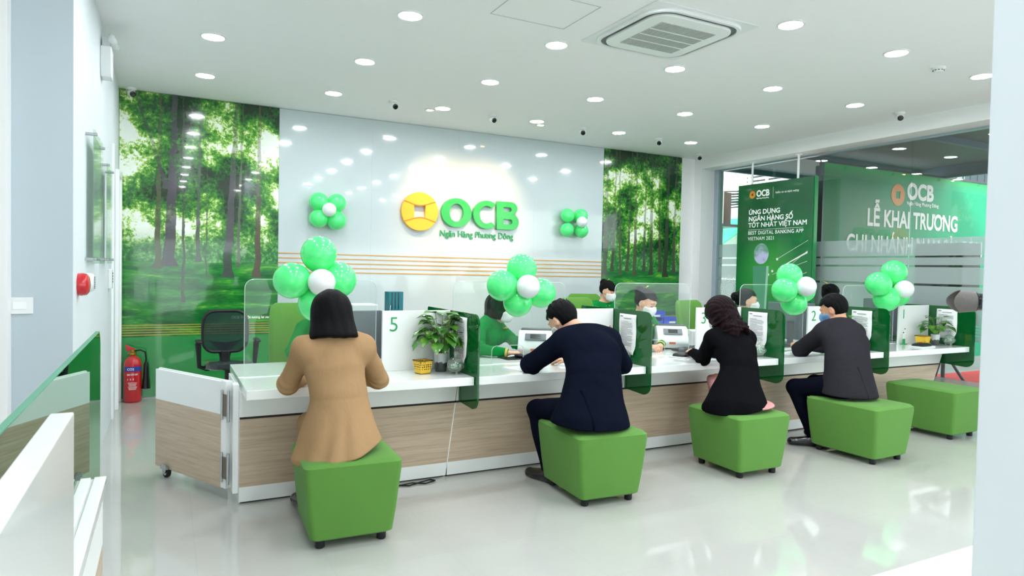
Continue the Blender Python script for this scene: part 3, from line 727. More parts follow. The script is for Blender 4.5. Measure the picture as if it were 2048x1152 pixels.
for y in (-2.4, -.6, 1.2, 3.0, 4.8, 6.3): MB().box(0, 3.05, y-.03, y+.03, -.06, .02).build('rafter', mat('canopy_steel', '5d6c7c', .5, metal=.3, var=.03) if 'canopy_steel' not in MATS else MATS['canopy_steel'], t_)
MB().box(2.98, 3.05, -3.0, 6.4, -.16, .14).build('fascia', MATS['canopy_steel'], t_)
t_ = thing('street_building', 'white building with louvred balcony rails across the street', 'building', (14.6, 13.2, 0))
bw = mat('render_white', 'dfe2e0', .8, var=.05); bgy = mat('render_grey', '8b9494', .8, var=.15)
MB().box(0, 4, -2.2, 3.4, 0, 6).build('facade', bw, t_)
m_ = MB()
for k in range(9): m_.box(-.45, -.40, -1.1, .75, 3.72+.11*k, 3.78+.11*k)
for y in (-1.1, -.45, .15, .75): m_.box(-.46, -.40, y-.025, y+.025, 3.6, 4.75)
m_.build('balcony_louvre', mat('louvre_white', 'f0ede4', .6, var=.02), t_)
MB().box(-.42, 0, -1.2, .8, 3.5, 3.6).build('balcony_floor', bgy, t_)
MB().box(-.05, -.01, -1.0, .6, 3.8, 5.2).build('window', mat('dark_window', '46525a', .2, var=.1), t_)
t_ = thing('street_building', 'grey shophouse with a railed balcony across the street', 'building', (15.0, 8.6, 0))
MB().box(0, 4, -3.5, 2.2, 0, 5.4).build('facade', bgy, t_)
rs_ = thing('shop_sign', 'bright red shop sign panel across the street beside the grey shophouse', 'sign', (14.3, 11.35, 0))
MB().box(0, .12, -.52, .85, 1.9, 3.2).build('panel', mat('sign_red', 'e02436', .5, var=.05), rs_)
m_ = MB()
for k in range(4): m_.box(-.02, .0, -.45, .8, 2.1+.25*k, 2.13+.25*k)
m_.build('sign_rule', text_w, rs_)
MB().cyl((.06, 0, -.06), (.06, 0, 1.9), .05).build('post', dark_metal, rs_, smooth=True)
for y in (-2.6, -1.2, .2): MB().box(-.04, 0, y, y+.8, 3.4, 4.6).build('window', MATS['dark_window'], t_)
MB().box(-.5, 0, -3.4, 2.1, 3.1, 3.2).build('balcony_floor', bw, t_)
m_ = MB()
for k in range(40): m_.cbox((-.48, -3.3+.135*k, 3.5), (.02, .02, .6))
m_.box(-.5, -.46, -3.4, 2.1, 3.78, 3.82).build('railing', dark_metal, t_)
t_ = thing('awning', 'bright green sloping awning across the street', 'awning', (13.6, 14.1, 2.30))
MB().add([(-.6, -1.0, 0), (-.6, 1.0, 0), (.8, 1.0, .78), (.8, -1.0, .78), (-.6, -1.0, -.03), (-.6, 1.0, -.03), (.8, 1.0, .75), (.8, -1.0, .75)], [(0, 1, 2, 3), (4, 5, 6, 7), (0, 1, 5, 4), (2, 3, 7, 6), (1, 2, 6, 5), (0, 3, 7, 4)]).build('canvas', mat('awning_green', '2fc58a', .7, var=.08), t_)
MB().cyl((.75, -.95, -2.35), (.75, -.95, .72), .03).cyl((.75, .95, -2.35), (.75, .95, .72), .03).build('post', dark_metal, t_)
t_ = thing('shutter_box', 'rusty brown roller shutter box on a pale post outside the window corner', 'shutter', (11.6, 11.85, 2.38))
MB().box(-.1, .35, -.05, .34, .28, 1.05).build('box', mat('rust_brown', '4a3a33', .7, var=.3), t_)
MB().box(-.16, -.06, -.22, -.06, .28, 1.05).build('pale_post', mat('post_cream', 'b9b5a4', .7, var=.1), t_)
MB().box(-.18, .5, -.3, .45, .22, .28).build('shelf', dark_metal, t_)
MB().cyl((.4, .3, -2.44), (.4, .3, 1.1), .04).build('pole', dark_metal, t_)
random.seed(3)
for k in range(7):
    a = V((12.6+.1*k, 16.5, 3.3+.14*k)); b = V((13.2-.15*k, 5.2, 3.75+.06*k))
    pts = [a.lerp(b, i/10)+V((0, 0, -.5*math.sin(PI*i/10)*(.6+.1*k))) for i in range(11)]
    tag(MB().tube(pts, .018+.004*(k % 3), 6).build('overhead_cable', black_p), 'black overhead cable sagging across the street, %s of seven' % ('lowest', 'second lowest', 'third lowest', 'middle', 'third highest', 'second highest', 'topmost')[k], 'cable', 'overhead cables in the street')
for s_, y in (('utility_pole', 16.6), ('utility_pole', 5.1)):
    tag(MB().cyl((12.9, y, -.06), (12.9, y, 5.5), .11, 14, .09).build(s_, bgy, smooth=True), 'grey utility pole at the %s end of the street cables' % ('far' if y > 9 else 'near'), 'pole')

# ================================================================== THE COUNTER
P = 1.4775; X0 = 1.872; WT = .757; YF = 4.15
gnum = green_lit
seam = mat('dark_gap', '2b2724', .7, var=.1)
ords = {5: 'left end', 4: 'second', 3: 'middle', 2: 'fourth', 1: 'right end'}
NUM = [5, 4, 3, 2, 1]
for k, n in enumerate(NUM):
    xr = X0+P*k; xl = .418 if k == 0 else X0+P*(k-1)+.022
    lab = {5: 'teller counter marked 5 at the left end beside the swing gate', 4: 'teller counter between the numbers 5 and 3, with the man in navy', 3: 'middle teller counter, with the woman in black',
           2: 'teller counter marked 2, with the man in dark grey', 1: 'teller counter marked 1 at the right end by the window'}[n]
    t_ = thing('teller_counter', lab, 'counter', (xl, YF, 0), 0, 'teller counters in one row')
    w = xr-xl
    MB().box(0, w, 0, 1.15, WT-.057, WT).build('worktop', white_g, t_, bevel=.003)
    MB().box(0, w, .50, .515, WT, WT+.004).build('joint_strip', edge_m, t_)
    # base: slanted right side as the joints in the photo
    off = .09; offr = .34 if n == 1 else .09
    xa = -.012 if k == 0 else -.02; xb = w+.022 if n == 1 else w+.002
    def edge(x, z, o): return x - o*(1-z/.7)
    L = lambda z: (xa if k == 0 else edge(xa, z, off)); R = lambda z: edge(xb, z, offr)
    g = .003
    MB().prism([(L(.545)+g, .545), (R(.545)-g, .545), (R(.70)-g, .70), (L(.70)+g, .70)], .28, .30).build('apron', white_s, t_)
    MB().prism([(L(.53)+g, .527), (R(.53)-g, .527), (R(.545)-g, .545), (L(.545)+g, .545)], .286, .30).build('shadow_gap', seam, t_)
    MB().prism([(L(.105)+g, .105), (R(.105)-g, .105), (R(.53)-g, .53), (L(.53)+g, .53)], .28, .30).build('wood_front', wood_m, t_)
    if n != 1: MB().prism([(R(.105)-g, .105), (R(.105)+g, .105), (R(.53)+g, .53), (R(.53)-g, .53)], .278, .298).build('seam_strip', edge_m, t_)
    MB().prism([(L(.008)+.001, .012), (R(.1)-.001, .012), (R(.1)-.001, .105), (L(.1)+.001, .105)], .28, .30).build('plinth', white_s, t_)
    MB().prism([(L(0)+.01, 0), (R(.1)-.02, 0), (R(.1)-.02, .012), (L(0)+.01, .012)], .30, .32).build('plinth_gap', seam, t_)
    if k == 0: MB().box(-.012, .012, .302, 1.10, 0, .70).build('end_panel', white_s, t_)
    if n == 1: MB().prism([(R(0), 0), (R(.7), .70), (R(.7)-.02, .70), (R(0)-.02, 0)], .303, 1.10).build('end_panel', white_s, t_)
    MB().box(w-.4, w-.38, .55, 1.05, .0, .70).box(.2, .22, .55, 1.05, 0, .70).build('support_leg', white_s, t_)
    pw = .515 if n > 3 else .55
    pt = thing('partition', 'white upright partition panel with the green number %d' % n, 'partition', (xr, YF+.45, WT), 0, 'white numbered partitions')
    MB().box(-pw, 0, 0, .018, 0, 1.187-WT).build('panel', white_s, pt, bevel=.002)
    text('counter_number', str(n), .150, gnum, pt, face((-pw+.045, -.001, 1.040-WT), (0, -1, 0)), depth=.004, bold=-.0012)
# ---- green divider panels
def divider(x, lab, y0=4.105, y1=5.10, m=gpan):
    pl = rrect(y1-y0, 1.187-.53, [.02, .075, .085, .02], 8, (y0+y1)/2, (1.187+.53)/2)
    pl = [p for p in pl]
    o = MB().prism(pl, 0, .012, 'x').build('divider_screen', m, loc=(x, 0, 0), bevel=.0)
    for v in o.data.vertices:    # lower edge rises towards the base
        if v.co.z < .70 and v.co.y > 4.40: v.co.z = .575
    tag(o, lab, 'divider screen', 'dark green divider screens along the counter'); return o
for k, lab in enumerate(('dark green translucent divider screen at the end of counter 5, beside the large pothos', 'dark green translucent divider screen right of the man in the navy suit', 'dark green translucent divider screen right of the woman in black, showing a mirrored 3',
        'dark green translucent divider screen right of the man in dark grey', 'dark green translucent divider screen at the window end of counter 1')):
    divider(X0+P*k+.005, lab)
# ---- notices stuck on the dividers
def notice(k, lab, dy=0):
    x = X0+P*k+.0035
    o = thing('notice_sheet', lab, 'notice', (x, 4.40+dy, .99), 0, 'printed notices on the divider screens')
    rings = MB(); n_ = 12
    def yy(i, j): return -.112+.224*i/4
    vs = []; fs = []
    for j in range(n_+1):
        for i in range(5):
            z = .163-.326*j/n_
            vs.append((-.0016-.0022*(1+math.sin(j*.9+i*1.3))-(.010 if (j > n_-2 and i < 2) else 0), yy(i, j)+(.008*max(0, j-9) if i == 0 else 0), z))
    for j in range(n_):
        for i in range(4): a = j*5+i; fs.append((a, a+1, a+6, a+5))
    m_ = MB().add(vs, fs).build('paper', paper_m, o, smooth=True)
    so = m_.modifiers.new('s', 'SOLIDIFY'); so.thickness = .0006
    ln = MB(); random.seed(k)
    for q in range(19):
        z = .100-.0108*q
        wq = .16 if q % 5 else .10
        ln.box(-.0075, -.0070, .085-wq+random.random()*.02, .088, z, z+.0028)
    ln.box(-.0075, -.007, -.05, .05, .125, .130).box(-.0075, -.007, .06, .095, .140, .148)
    ln.build('printed_lines', ink_m, o)
    st = MB()
    for r0 in (.026, .020):
        st.loft([[(-.0085+e_*.0005, -.035+(r0-e_*.0)*math.cos(a), -.118+(r0)*math.sin(a)) for a in [2*PI*i/18 for i in range(18)]]+[(-.0085+e_*.0005, -.035+(r0-.0025)*math.cos(a), -.118+(r0-.0025)*math.sin(a)) for a in [2*PI*i/18 for i in range(17, -1, -1)]] for e_ in (0, 1)], cap=False)
    st.box(-.0085, -.008, -.085, -.045, -.135, -.132)
    st.build('red_stamp', redink_m, o)
for k, lab in enumerate(('white printed notice on the divider behind the large pothos', 'white printed notice on the divider right of the man in navy', 'white printed notice on the divider right of the woman in black', 'white printed notice on the divider right of the man in dark grey', 'white printed notice on the divider beside the pothos of counter 1')):
    notice(k, lab)
# ---- clear acrylic shields
for k, (x0, x1) in enumerate(((.452, 1.325), (1.915, 2.90), (3.40, 4.24), (4.862, 5.745), (6.35, 7.21))):
    cut = rrect(.285, .30, .05, 6, 0, 0)
    w = x1-x0; zt = .64
    cx = (2.245+.14)-x0 if k == 1 else w*.5
    out = [(0, 0)]
    cutp = [(cx-.14, 0), (cx-.14, .10)]+[(cx-.10+.04*math.cos(a), .10+.04*math.sin(a)) for a in [PI-PI/2*i/5 for i in range(6)]]+[(cx+.10+.04*math.cos(a), .10+.04*math.sin(a)) for a in [PI/2-PI/2*i/5 for i in range(6)]]+[(cx+.14, 0)]
    out = [(0, 0)]+cutp+[(w, 0), (w, zt-.06)]+[(w-.06+.06*math.cos(a), zt-.06+.06*math.sin(a)) for a in [PI/2*i/6 for i in range(7)]]+[(.06+.06*math.cos(a), zt-.06+.06*math.sin(a)) for a in [PI/2+PI/2*i/6 for i in range(7)]]
    lab = {0: 'clear acrylic shield on counter 5 behind the woman in camel', 1: 'clear acrylic shield with slot between the teller at the keyboard and the man in navy', 2: 'clear acrylic shield in front of the teller beside the money counter', 3: 'clear acrylic shield in front of the dark grey suited man', 4: 'clear acrylic shield on counter 1'}[k]
    o = thing('acrylic_shield', lab, 'acrylic shield', (x0, 4.655, WT+.004), 0, 'clear acrylic shields on the counters')
    curve_solid('sheet', [out], .004, acryl, o, Matrix.Rotation(PI/2, 4, 'X'))
    e_ = MB().tube([(p[0], 0, p[1]) for p in out[:-0 or None]]+[(0, 0, 0)], .0026, 6).build('polished_edge', acryl_e, o, smooth=True)
# ---- swing gate
G = thing('swing_gate', 'half open swing gate of wood and white laminate on a caster, left of the counter', 'gate', (.360, 4.575, 0), math.atan2(.76, -.405)-PI)
# local +x is from the hinge... gate extends along -x
gl = .86
MB().box(-gl, -.055, -.022, .0, .062, .535).build('wood_board', wood_m, G)
MB().box(-gl, -.055, -.022, .0, .535, .745).build('white_board', white_s, G)
MB().box(-.055, .0, -.024, .022, .065, .752).box(-gl-.003, -.055, .0, .018, .06, .752).build('frame', white_s, G, bevel=.002)
for z in (.60, .20):
    h_ = MB().box(-.022, .03, -.032, -.024, z-.07, z+.07).build('hinge', mat('hinge_brown', '7a6f62', .35, metal=.7, var=.1) if 'hinge_brown' not in MATS else MATS['hinge_brown'], G, bevel=.002)
    MB().cyl((.035, -.03, z-.10), (.035, -.03, z+.10), .009).cyl((-.035, -.03, z-.095), (-.035, -.03, z+.095), .008).build('hinge_pin', chrome, h_, smooth=True)
cs = MB().prism([(-.03, .095), (.03, .095), (.022, .05), (.005, .03), (-.012, .03)], -.045, -.038).prism([(-.03, .095), (.03, .095), (.022, .05), (.005, .03), (-.012, .03)], .002, .009).box(-.035, .035, -.05, .014, .062, .085).build('caster', chrome, G, bevel=.002)
cs.location = (-gl+.15, 0, -.0)
MB().lathe([(.022, -.014), (.036, -.012), (.0385, 0), (.036, .012), (.022, .014)], 26, M=Matrix.Translation((-.004, -.018, .0385)) @ Matrix.Rotation(PI/2, 4, 'X')).build('wheel', rubber, cs, smooth=True)
MB().lathe([(.008, -.016), (.022, -.0155), (.022, .0155), (.008, .016)], 20, M=Matrix.Translation((-.004, -.018, .0385)) @ Matrix.Rotation(PI/2, 4, 'X')).build('wheel_hub', chrome, cs, smooth=True)
tag(MB().box(.372, .4055, 4.462, 4.56, .06, .745).build('gate_post', white_s, bevel=.002), 'narrow white gate post at the left end of the counter', 'post')

# ================================================================== NEAR LEFT DESK, RIGHT COUNTER
t_ = thing('corner_desk', 'white and wood desk close to the camera at the lower left', 'desk', (-.18, 0, 0))
MB().box(-.60, 0, -.6, 2.65, WT-.035, WT).build('worktop', white_g, t_, bevel=.002)
MB().box(-.035, .0, -.6, 2.65, WT, WT+.006).box(-.075, -.045, -.6, 2.65, WT, WT+.006).build('edge_rail', edge_m, t_, bevel=.002)
MB().box(-.03, -.008, -.6, 2.62, .54, WT-.035).build('apron', white_s, t_)
MB().box(-.03, -.008, -.6, 2.62, .0, .54).build('wood_front', wood_m, t_)
MB().box(-.030, .012, -.6, 1.63, WT+.007, 1.187).build('partition', white_g, t_, bevel=.003)
MB().box(-.6, -.03, 2.58, 2.62, 0, WT-.035).build('end_panel', white_s, t_)
pl = rrect(4.1, 1.187-.53, [.075, .02, .02, .02], 8, 3.50-2.05, (1.187+.53)/2)
o = MB().prism(pl, -.012, 0, 'x').build('divider_screen', gpan_near, loc=(-.262, 0, 0))
_nb, = [MATS['dark_green_acrylic_mirror']]
MB().prism([(3.44, -.0), (3.44, .003), (-.6, .003), (-.6, 0)], -.0135, .0015, 'x').build('added_edge_strip', mat('green_edge', '5f9c80', .6, var=.05), o, loc=(0, 0, 1.187))  # rough strip added to hide the red alarm's reflection in the edge
tag(o, 'long dark green mirror like divider screen by the left wall reflecting the swing gate', 'divider screen')
t_ = thing('cream_counter', 'cream counter top corner close to the camera at the lower right', 'counter', (1.2, .80, 0))
cream = mat('cream_laminate', 'ece9dc', .3, coat=.3, var=.02)
MB().box(0, 1.6, 0, .25, .715, .75).build('worktop', cream, t_, bevel=.003)
MB().box(.03, 1.57, .02, .22, 0, .715).build('body', cream, t_)
# ================================================================== STOOLS
def stool(x, y, rz, lab, d=.56):
    t_ = thing('stool', lab, 'stool', (x, y, 0), rz, 'lime green upholstered stools along the counter')
    wt, wb, h0, h1 = .52, .40, .045, .462
    dt, db = d+.05, d-.05
    rings = []
    prof = [(h0, 0, .03), (h0+.012, .35, .035), (h0+.15, .62, .03), (h1-.05, .98, .03), (h1-.018, 1.0, .04), (h1-.003, .95, .06), (h1+.004, .6, .12)]
    for z, f, r in prof:
        w = wb+(wt-wb)*min(1, f); dd = db+(dt-db)*min(1, f)
        if f == .6 and z > h1: w, dd = wt-.12, dt-.12
        if f == .95: w, dd = wt-.022, dt-.022
        rings.append([(p[0], p[1], z) for p in rrect(w, dd, r, 5)])
    rings.append([(p[0], p[1], h1+.007) for p in rrect(.2, .2, .06, 5)])
    MB().loft(rings).build('upholstered_body', stool_m, t_, smooth=True)
    for a in (-1, 1):
        for b in (-1, 1): MB().lathe([(.022, 0), (.026, .006), (.026, .045), (.02, .05)], 16, c=(a*(wb/2-.035), b*(db/2-.035), 0)).build('leg', black_p, t_, smooth=True)
    return t_
stool(.905, 3.77, -.04, 'green stool nearest the camera, under the woman in the camel blazer', .52)
stool(2.56, 3.74, -.06, 'green stool under the man in the navy suit', .56)
stool(3.93, 3.75, -.02, 'green stool under the woman in the black blazer', .52)
stool(5.19, 3.62, .03, 'green stool under the man in the dark grey jacket', .60)
stool(6.66, 3.86, .02, 'empty green stool at the right end of the row', .62)

# ================================================================== BALLOONS
def balloon(name, c, r, m, lab, grp, aim=None, ry=None):
    o = MB(); rr = r; ry = ry or r
    prof = []
    n_ = 18
    for i in range(n_+1):
        a = PI*i/n_; z = -math.cos(a)*ry; q = math.sin(a)*rr
        if z < 0: q *= (1-.10*(z/ry)**2); z *= 1.10
        prof.append((max(q, .0015), z))
    prof = [(.006, -ry*1.10-.016), (.003, -ry*1.10-.004)] + prof
    d = V(aim) if aim is not None else V((0, 0, 1))
    M = d.normalized().to_track_quat('Z', 'Y').to_matrix().to_4x4()
    o.lathe(prof, 32, M=M)
    ob = o.build(name, m, smooth=True, loc=c)
    tag(ob, lab, 'balloon', grp); return ob
def cluster(pts, where, grp):
    w = pts[4]
    names = ['top', 'left', 'right', 'bottom']
    for i in range(4):
        x, y, z, r = pts[i]
        aim = V((x-w[0], 0, z-w[2]))
        ry = min(r*1.02, aim.length*.5+r*.45) if False else r
        balloon('balloon', (x, y, z), r, bal_g, 'green balloon, %s of the flower %s' % (names[i] if len(names) > i else '', where), grp, aim, ry)
    balloon('balloon', (w[0], w[1], w[2]), w[3], bal_w, 'white centre balloon of the flower %s' % where, grp, (0, -1, .1))
C5 = [(.898, 4.54, 1.578, .117), (.724, 4.52, 1.397, .118), (1.033, 4.56, 1.403, .122), (.889, 4.54, 1.245, .122), (.895, 4.42, 1.389, .088)]
C4 = [(2.431, 4.54, 1.504, .117), (2.261, 4.53, 1.375, .119), (2.618, 4.56, 1.318, .118), (2.402, 4.54, 1.245, .112), (2.42, 4.41, 1.372, .090)]
C2 = [(5.392, 4.54, 1.495, .120), (5.308, 4.52, 1.353, .121), (5.622, 4.56, 1.350, .116), (5.468, 4.54, 1.226, .124), (5.46, 4.40, 1.392, .096)]
C1 = [(7.036, 4.55, 1.551, .134), (6.761, 4.54, 1.423, .130), (7.157, 4.57, 1.30, .118), (6.906, 4.54, 1.262, .133), (7.02, 4.42, 1.372, .096)]
for c_, w_ in ((C5, 'beside the head of the woman in camel'), (C4, 'before the teller with the bob'), (C2, 'left of the man in dark grey'), (C1, 'nearest the window, right of everyone')):
    cluster(c_, w_, 'balloon flowers on the shields')
def wcl(pts, where):
    nm = ['upper left', 'upper right', 'lower left', 'lower right']
    w = pts[4]
    for i in range(4):
        x, z, r = pts[i]
        balloon('balloon', (x, YB-.14, z), r, bal_g, 'small green balloon, %s of the wall flower %s' % (nm[i], where), 'balloon flowers on the wall', (x-w[0], 0, z-w[1]))
    balloon('balloon', (w[0]-.02, YB-.25, w[1]), w[2], bal_w, 'small white centre balloon of the wall flower %s' % where, 'balloon flowers on the wall', (0, -1, .1))
wcl([(1.611, 2.258, .113), (1.825, 2.259, .110), (1.614, 2.061, .112), (1.822, 2.047, .118), (1.731, 2.163, .083)], 'left of the sign')
wcl([(5.104, 2.289, .100), (5.334, 2.295, .102), (5.101, 2.081, .101), (5.349, 2.078, .102), (5.303, 2.199, .078)], 'right of the sign')

# ================================================================== COUNTER TOP THINGS
def leaf(mb, base, tip, w, up, curl=.25):
    base = V(base); tip = V(tip); d = tip-base; L = d.length; d = d.normalized(); side = d.cross(V(up)).normalized(); nrm = side.cross(d).normalized()
    prof = [0, .55, .92, 1.0, .9, .62, .28, 0]
    rows = []
    for i, p in enumerate(prof):
        t = i/(len(prof)-1); c = base + d*L*t - nrm*curl*L*t*t
        hw = w*p
        rows.append([c-side*hw+nrm*hw*.28, c-side*hw*.5+nrm*hw*.06, c, c+side*hw*.5+nrm*hw*.06, c+side*hw+nrm*hw*.28])
    o = len(mb.v)
    for r in rows: mb.v += [tuple(q) for q in r]
    for i in range(len(rows)-1):
        for j in range(4): a = o+i*5+j; mb.f.append((a, a+1, a+6, a+5))
def pothos(x, y, z, lab, n=34, R=.13, hgt=.30, seed=1, pot='vase', lean=(0, 0)):
    random.seed(seed)
    t_ = thing('potted_plant', lab, 'plant', (x, y, z), 0, 'pothos plants on the counters')
    lf = MB(); st = MB()
    zp = .115
    for i in range(n):
        a = i*2.399+random.random()*.5; q = ((i+.5)/n)**.6
        el = q*1.25
        rr = R*(.35+.65*q)*(.8+.4*random.random()); zz = zp+.03+hgt*(1-q*.78)*(.55+.4*random.random())
        p = V((rr*math.cos(a)+lean[0], rr*math.sin(a)*.8+lean[1], zz))
        b0 = V((.02*math.cos(a), .02*math.sin(a), zp))
        mid = b0.lerp(p, .5)+V((0, 0, .03))
        st.tube([b0, mid, p], .0022, 5)
        out = V((math.cos(a), math.sin(a), 0)); L = .095+.035*random.random()
        tip = p+out*L*.8+V((0, 0, L*(.50-.95*q)))
        leaf(lf, p, tip, .034+.013*random.random(), V((0, 0, 1)) if abs(out.z) < .9 else out, .2+.2*random.random())
    l_ = lf.build('leaves', leaf_m, t_, smooth=True)
    st.build('stems', stem_m, t_, smooth=True)
    pt = MB().lathe([(.036, 0), (.038, .003), (.041, .06), (.046, .12), (.044, .12), (.040, .10), (.036, .01)], 30)
    pt.build('vase', vase_m, t_, smooth=True)
    return t_
vase_m = mat('glazed_vase', 'd0d4d8', .18, coat=.5); _b, _t = BS(vase_m)
_z = _t.xyz(_t.obj())
_h = _t.m('ADD', _z[2], _t.m('MULTIPLY', _t.m('SUBTRACT', _t.noise(_t.scale(_t.obj(), (1, 1, .15)), 60, 2, .5), .5), .05))
_t.put(_b.inputs['Base Color'], _t.mix(_t.step(_h, .058, .064), lin('3f4746'), lin('d3d8dd')))
pothos(1.755, 4.48, WT, 'large pothos in a grey dripped vase beside the yellow basket on counter 5', 64, .125, .30, 3).scale = (1.12, 1.12, 1.12)
pothos(7.58, 4.40, WT, 'pothos in a glass vase beside the yellow basket on counter 1', 26, .14, .24, 9)
pothos(6.15, 4.44, WT, 'pothos on counter 2 mostly hidden behind the man in dark grey', 22, .11, .23, 12)
def basket(x, y, rz, lab, s=1):
    t_ = thing('woven_basket', lab, 'basket', (x, y, WT), rz, 'yellow patterned baskets')
    yel = MATS.get('basket_yellow')
    if yel is None:
        yel = mat('basket_yellow', 'e8bb36', .6); b, t = BS(yel)
        v = t.n('ShaderNodeTexVoronoi'); v.inputs['Scale'].default_value = 62; v.inputs['Randomness'].default_value = .15
        t.put(v.inputs['Vector'], t.obj())
        t.put(b.inputs['Base Color'], t.mix(t.step(v.outputs['Distance'], .30, .36), lin('231a10'), lin('e9bd38')))
    h = .092*s
    rings = [[(p[0], p[1], z) for p in rrect(w, w, .006, 2)] for w, z in ((.078*s, 0), (.105*s, h), (.098*s, h), (.073*s, .005))]
    MB().loft(rings).build('body', yel, t_)
    e_ = [V((p[0], p[1], h)) for p in rrect(.106*s, .106*s, .006, 2)]
    MB().tube(e_+[e_[0]], .0028, 6).tube([V((p[0], p[1], .003)) for p in rrect(.08*s, .08*s, .006, 2)]+[V((.04*s, .034*s, .003))], .002, 6).build('dark_rim', mat('basket_rim', '2c2016', .7, var=.05) if 'basket_rim' not in MATS else MATS['basket_rim'], t_)
basket(1.60, 4.43, .25, 'yellow basket with black dots beside the large pothos on counter 5')
basket(7.40, 4.43, .1, 'yellow basket with black dots beside the pothos on counter 1', 1.15)
greencandy = mat('green_candy', '37b05a', .35, coat=.4, var=.2); whitecandy = mat('white_candy', 'e8efe9', .4, var=.05)
def candy_jar(x, y, lab, seed=1):
    random.seed(seed)
    t_ = thing('candy_jar', lab, 'candy jar', (x, y, WT), seed*.4, 'cut glass candy jars on the counters'); t_.scale = (1.18, 1.18, 1.25)
    n_ = 24
    def fl(r, i): return r*(1+.045*math.cos(i*PI))
    rings = []
    for r, z in ((.022, .014), (.040, .024), (.050, .040), (.052, .052), (.046, .066), (.040, .072), (.037, .070), (.044, .05), (.036, .03), (.01, .024)):
        rings.append([(fl(r, i)*math.cos(2*PI*i/n_), fl(r, i)*math.sin(2*PI*i/n_), z) for i in range(n_)])
    MB().loft(rings).build('bowl', candyglass, t_, smooth=True)
    rings = []
    for r, z in ((.042, .072), (.040, .080), (.026, .090), (.008, .096), (.007, .102), (.012, .108), (.013, .118), (.007, .128), (.002, .132)):
        rings.append([(fl(r, i)*math.cos(2*PI*i/n_), fl(r, i)*math.sin(2*PI*i/n_), z) for i in range(n_)])
    MB().loft(rings).build('lid', candyglass, t_, smooth=True)
    m_ = MB()
    for k in range(3):
        a = k*2.09; m_.lathe([(.004, 0), (.008, .004), (.006, .012), (.008, .022)], 8, c=(.028*math.cos(a), .028*math.sin(a), 0))
    m_.build('foot', candyglass, t_, smooth=True)
    for mm, nm in ((greencandy, 'green_candies'), (whitecandy, 'white_candies')):
        m_ = MB()
        for k in range(16):
            a = random.random()*6.28; r = .032*math.sqrt(random.random())
            m_.sph((r*math.cos(a), r*math.sin(a), .036+.022*random.random()), (.010, .006, .005), 8, 5)
        o_ = m_.build(nm, mm, t_, smooth=True); o_['kind'] = 'stuff'
for x, y, lab, s_ in ((1.805, 4.325, 'cut glass jar of green sweets beside the large pothos on counter 5', 1), (3.29, 4.38, 'cut glass jar of green sweets behind the right elbow of the man in navy', 2), (4.745, 4.30, 'cut glass jar of green sweets right of the woman in black', 3),
        (6.215, 4.31, 'cut glass jar of green sweets right of the man in dark grey', 4), (7.70, 4.32, 'cut glass jar of green sweets beside the plant on counter 1', 5)):
    candy_jar(x, y, lab, s_)
# red paper flower
def flower(x, y, lab, s=1):
    t_ = thing('paper_flower', lab, 'flower', (x, y, WT), .3)
    redp = MATS.get('red_petal') or mat('red_petal', 'b3202c', .5, sheen=.3, var=.15)
    MB().lathe([(.022, 0), (.026, .005), (.03, .10), (.028, .10), (.022, .01)], 20).build('vase', mat('amber_vase', 'b98a55', .3, coat=.4, var=.1) if 'amber_vase' not in MATS else MATS['amber_vase'], t_, smooth=True)
    MB().tube([(0, 0, .02), (.0, 0, .16), (-.02, 0, .22)], .004, 6).tube([(0, 0, .02), (.02, 0, .14), (.05, 0, .19)], .004, 6).build('stems', stem_m, t_)
    m_ = MB()
    for c, q in (((-.03, 0, .225), 1.25), ((.055, 0, .185), 1.0)):
        for k in range(7):
            a = k*.9
            leaf(m_, c, (c[0]+.06*q*math.cos(a), c[1]+.05*q*math.sin(a), c[2]+.045*q), .022*q, (0, 0, 1), -.3)
    m_.build('petals', redp, t_, smooth=True)
    m_ = MB()
    for k in range(4): leaf(m_, (0, 0, .15), (.075*math.cos(k*1.6), .06*math.sin(k*1.6), .20), .02, (0, 0, 1), .2)
    m_.build('tan_bracts', MATS.get('tan_paper') or mat('tan_paper', 'c58f5c', .6, var=.1), t_, smooth=True)
flower(3.20, 4.46, 'red and tan paper flower in a vase right of the man in navy')
flower(4.66, 4.42, 'red paper flower tip behind the shoulder of the woman in black')
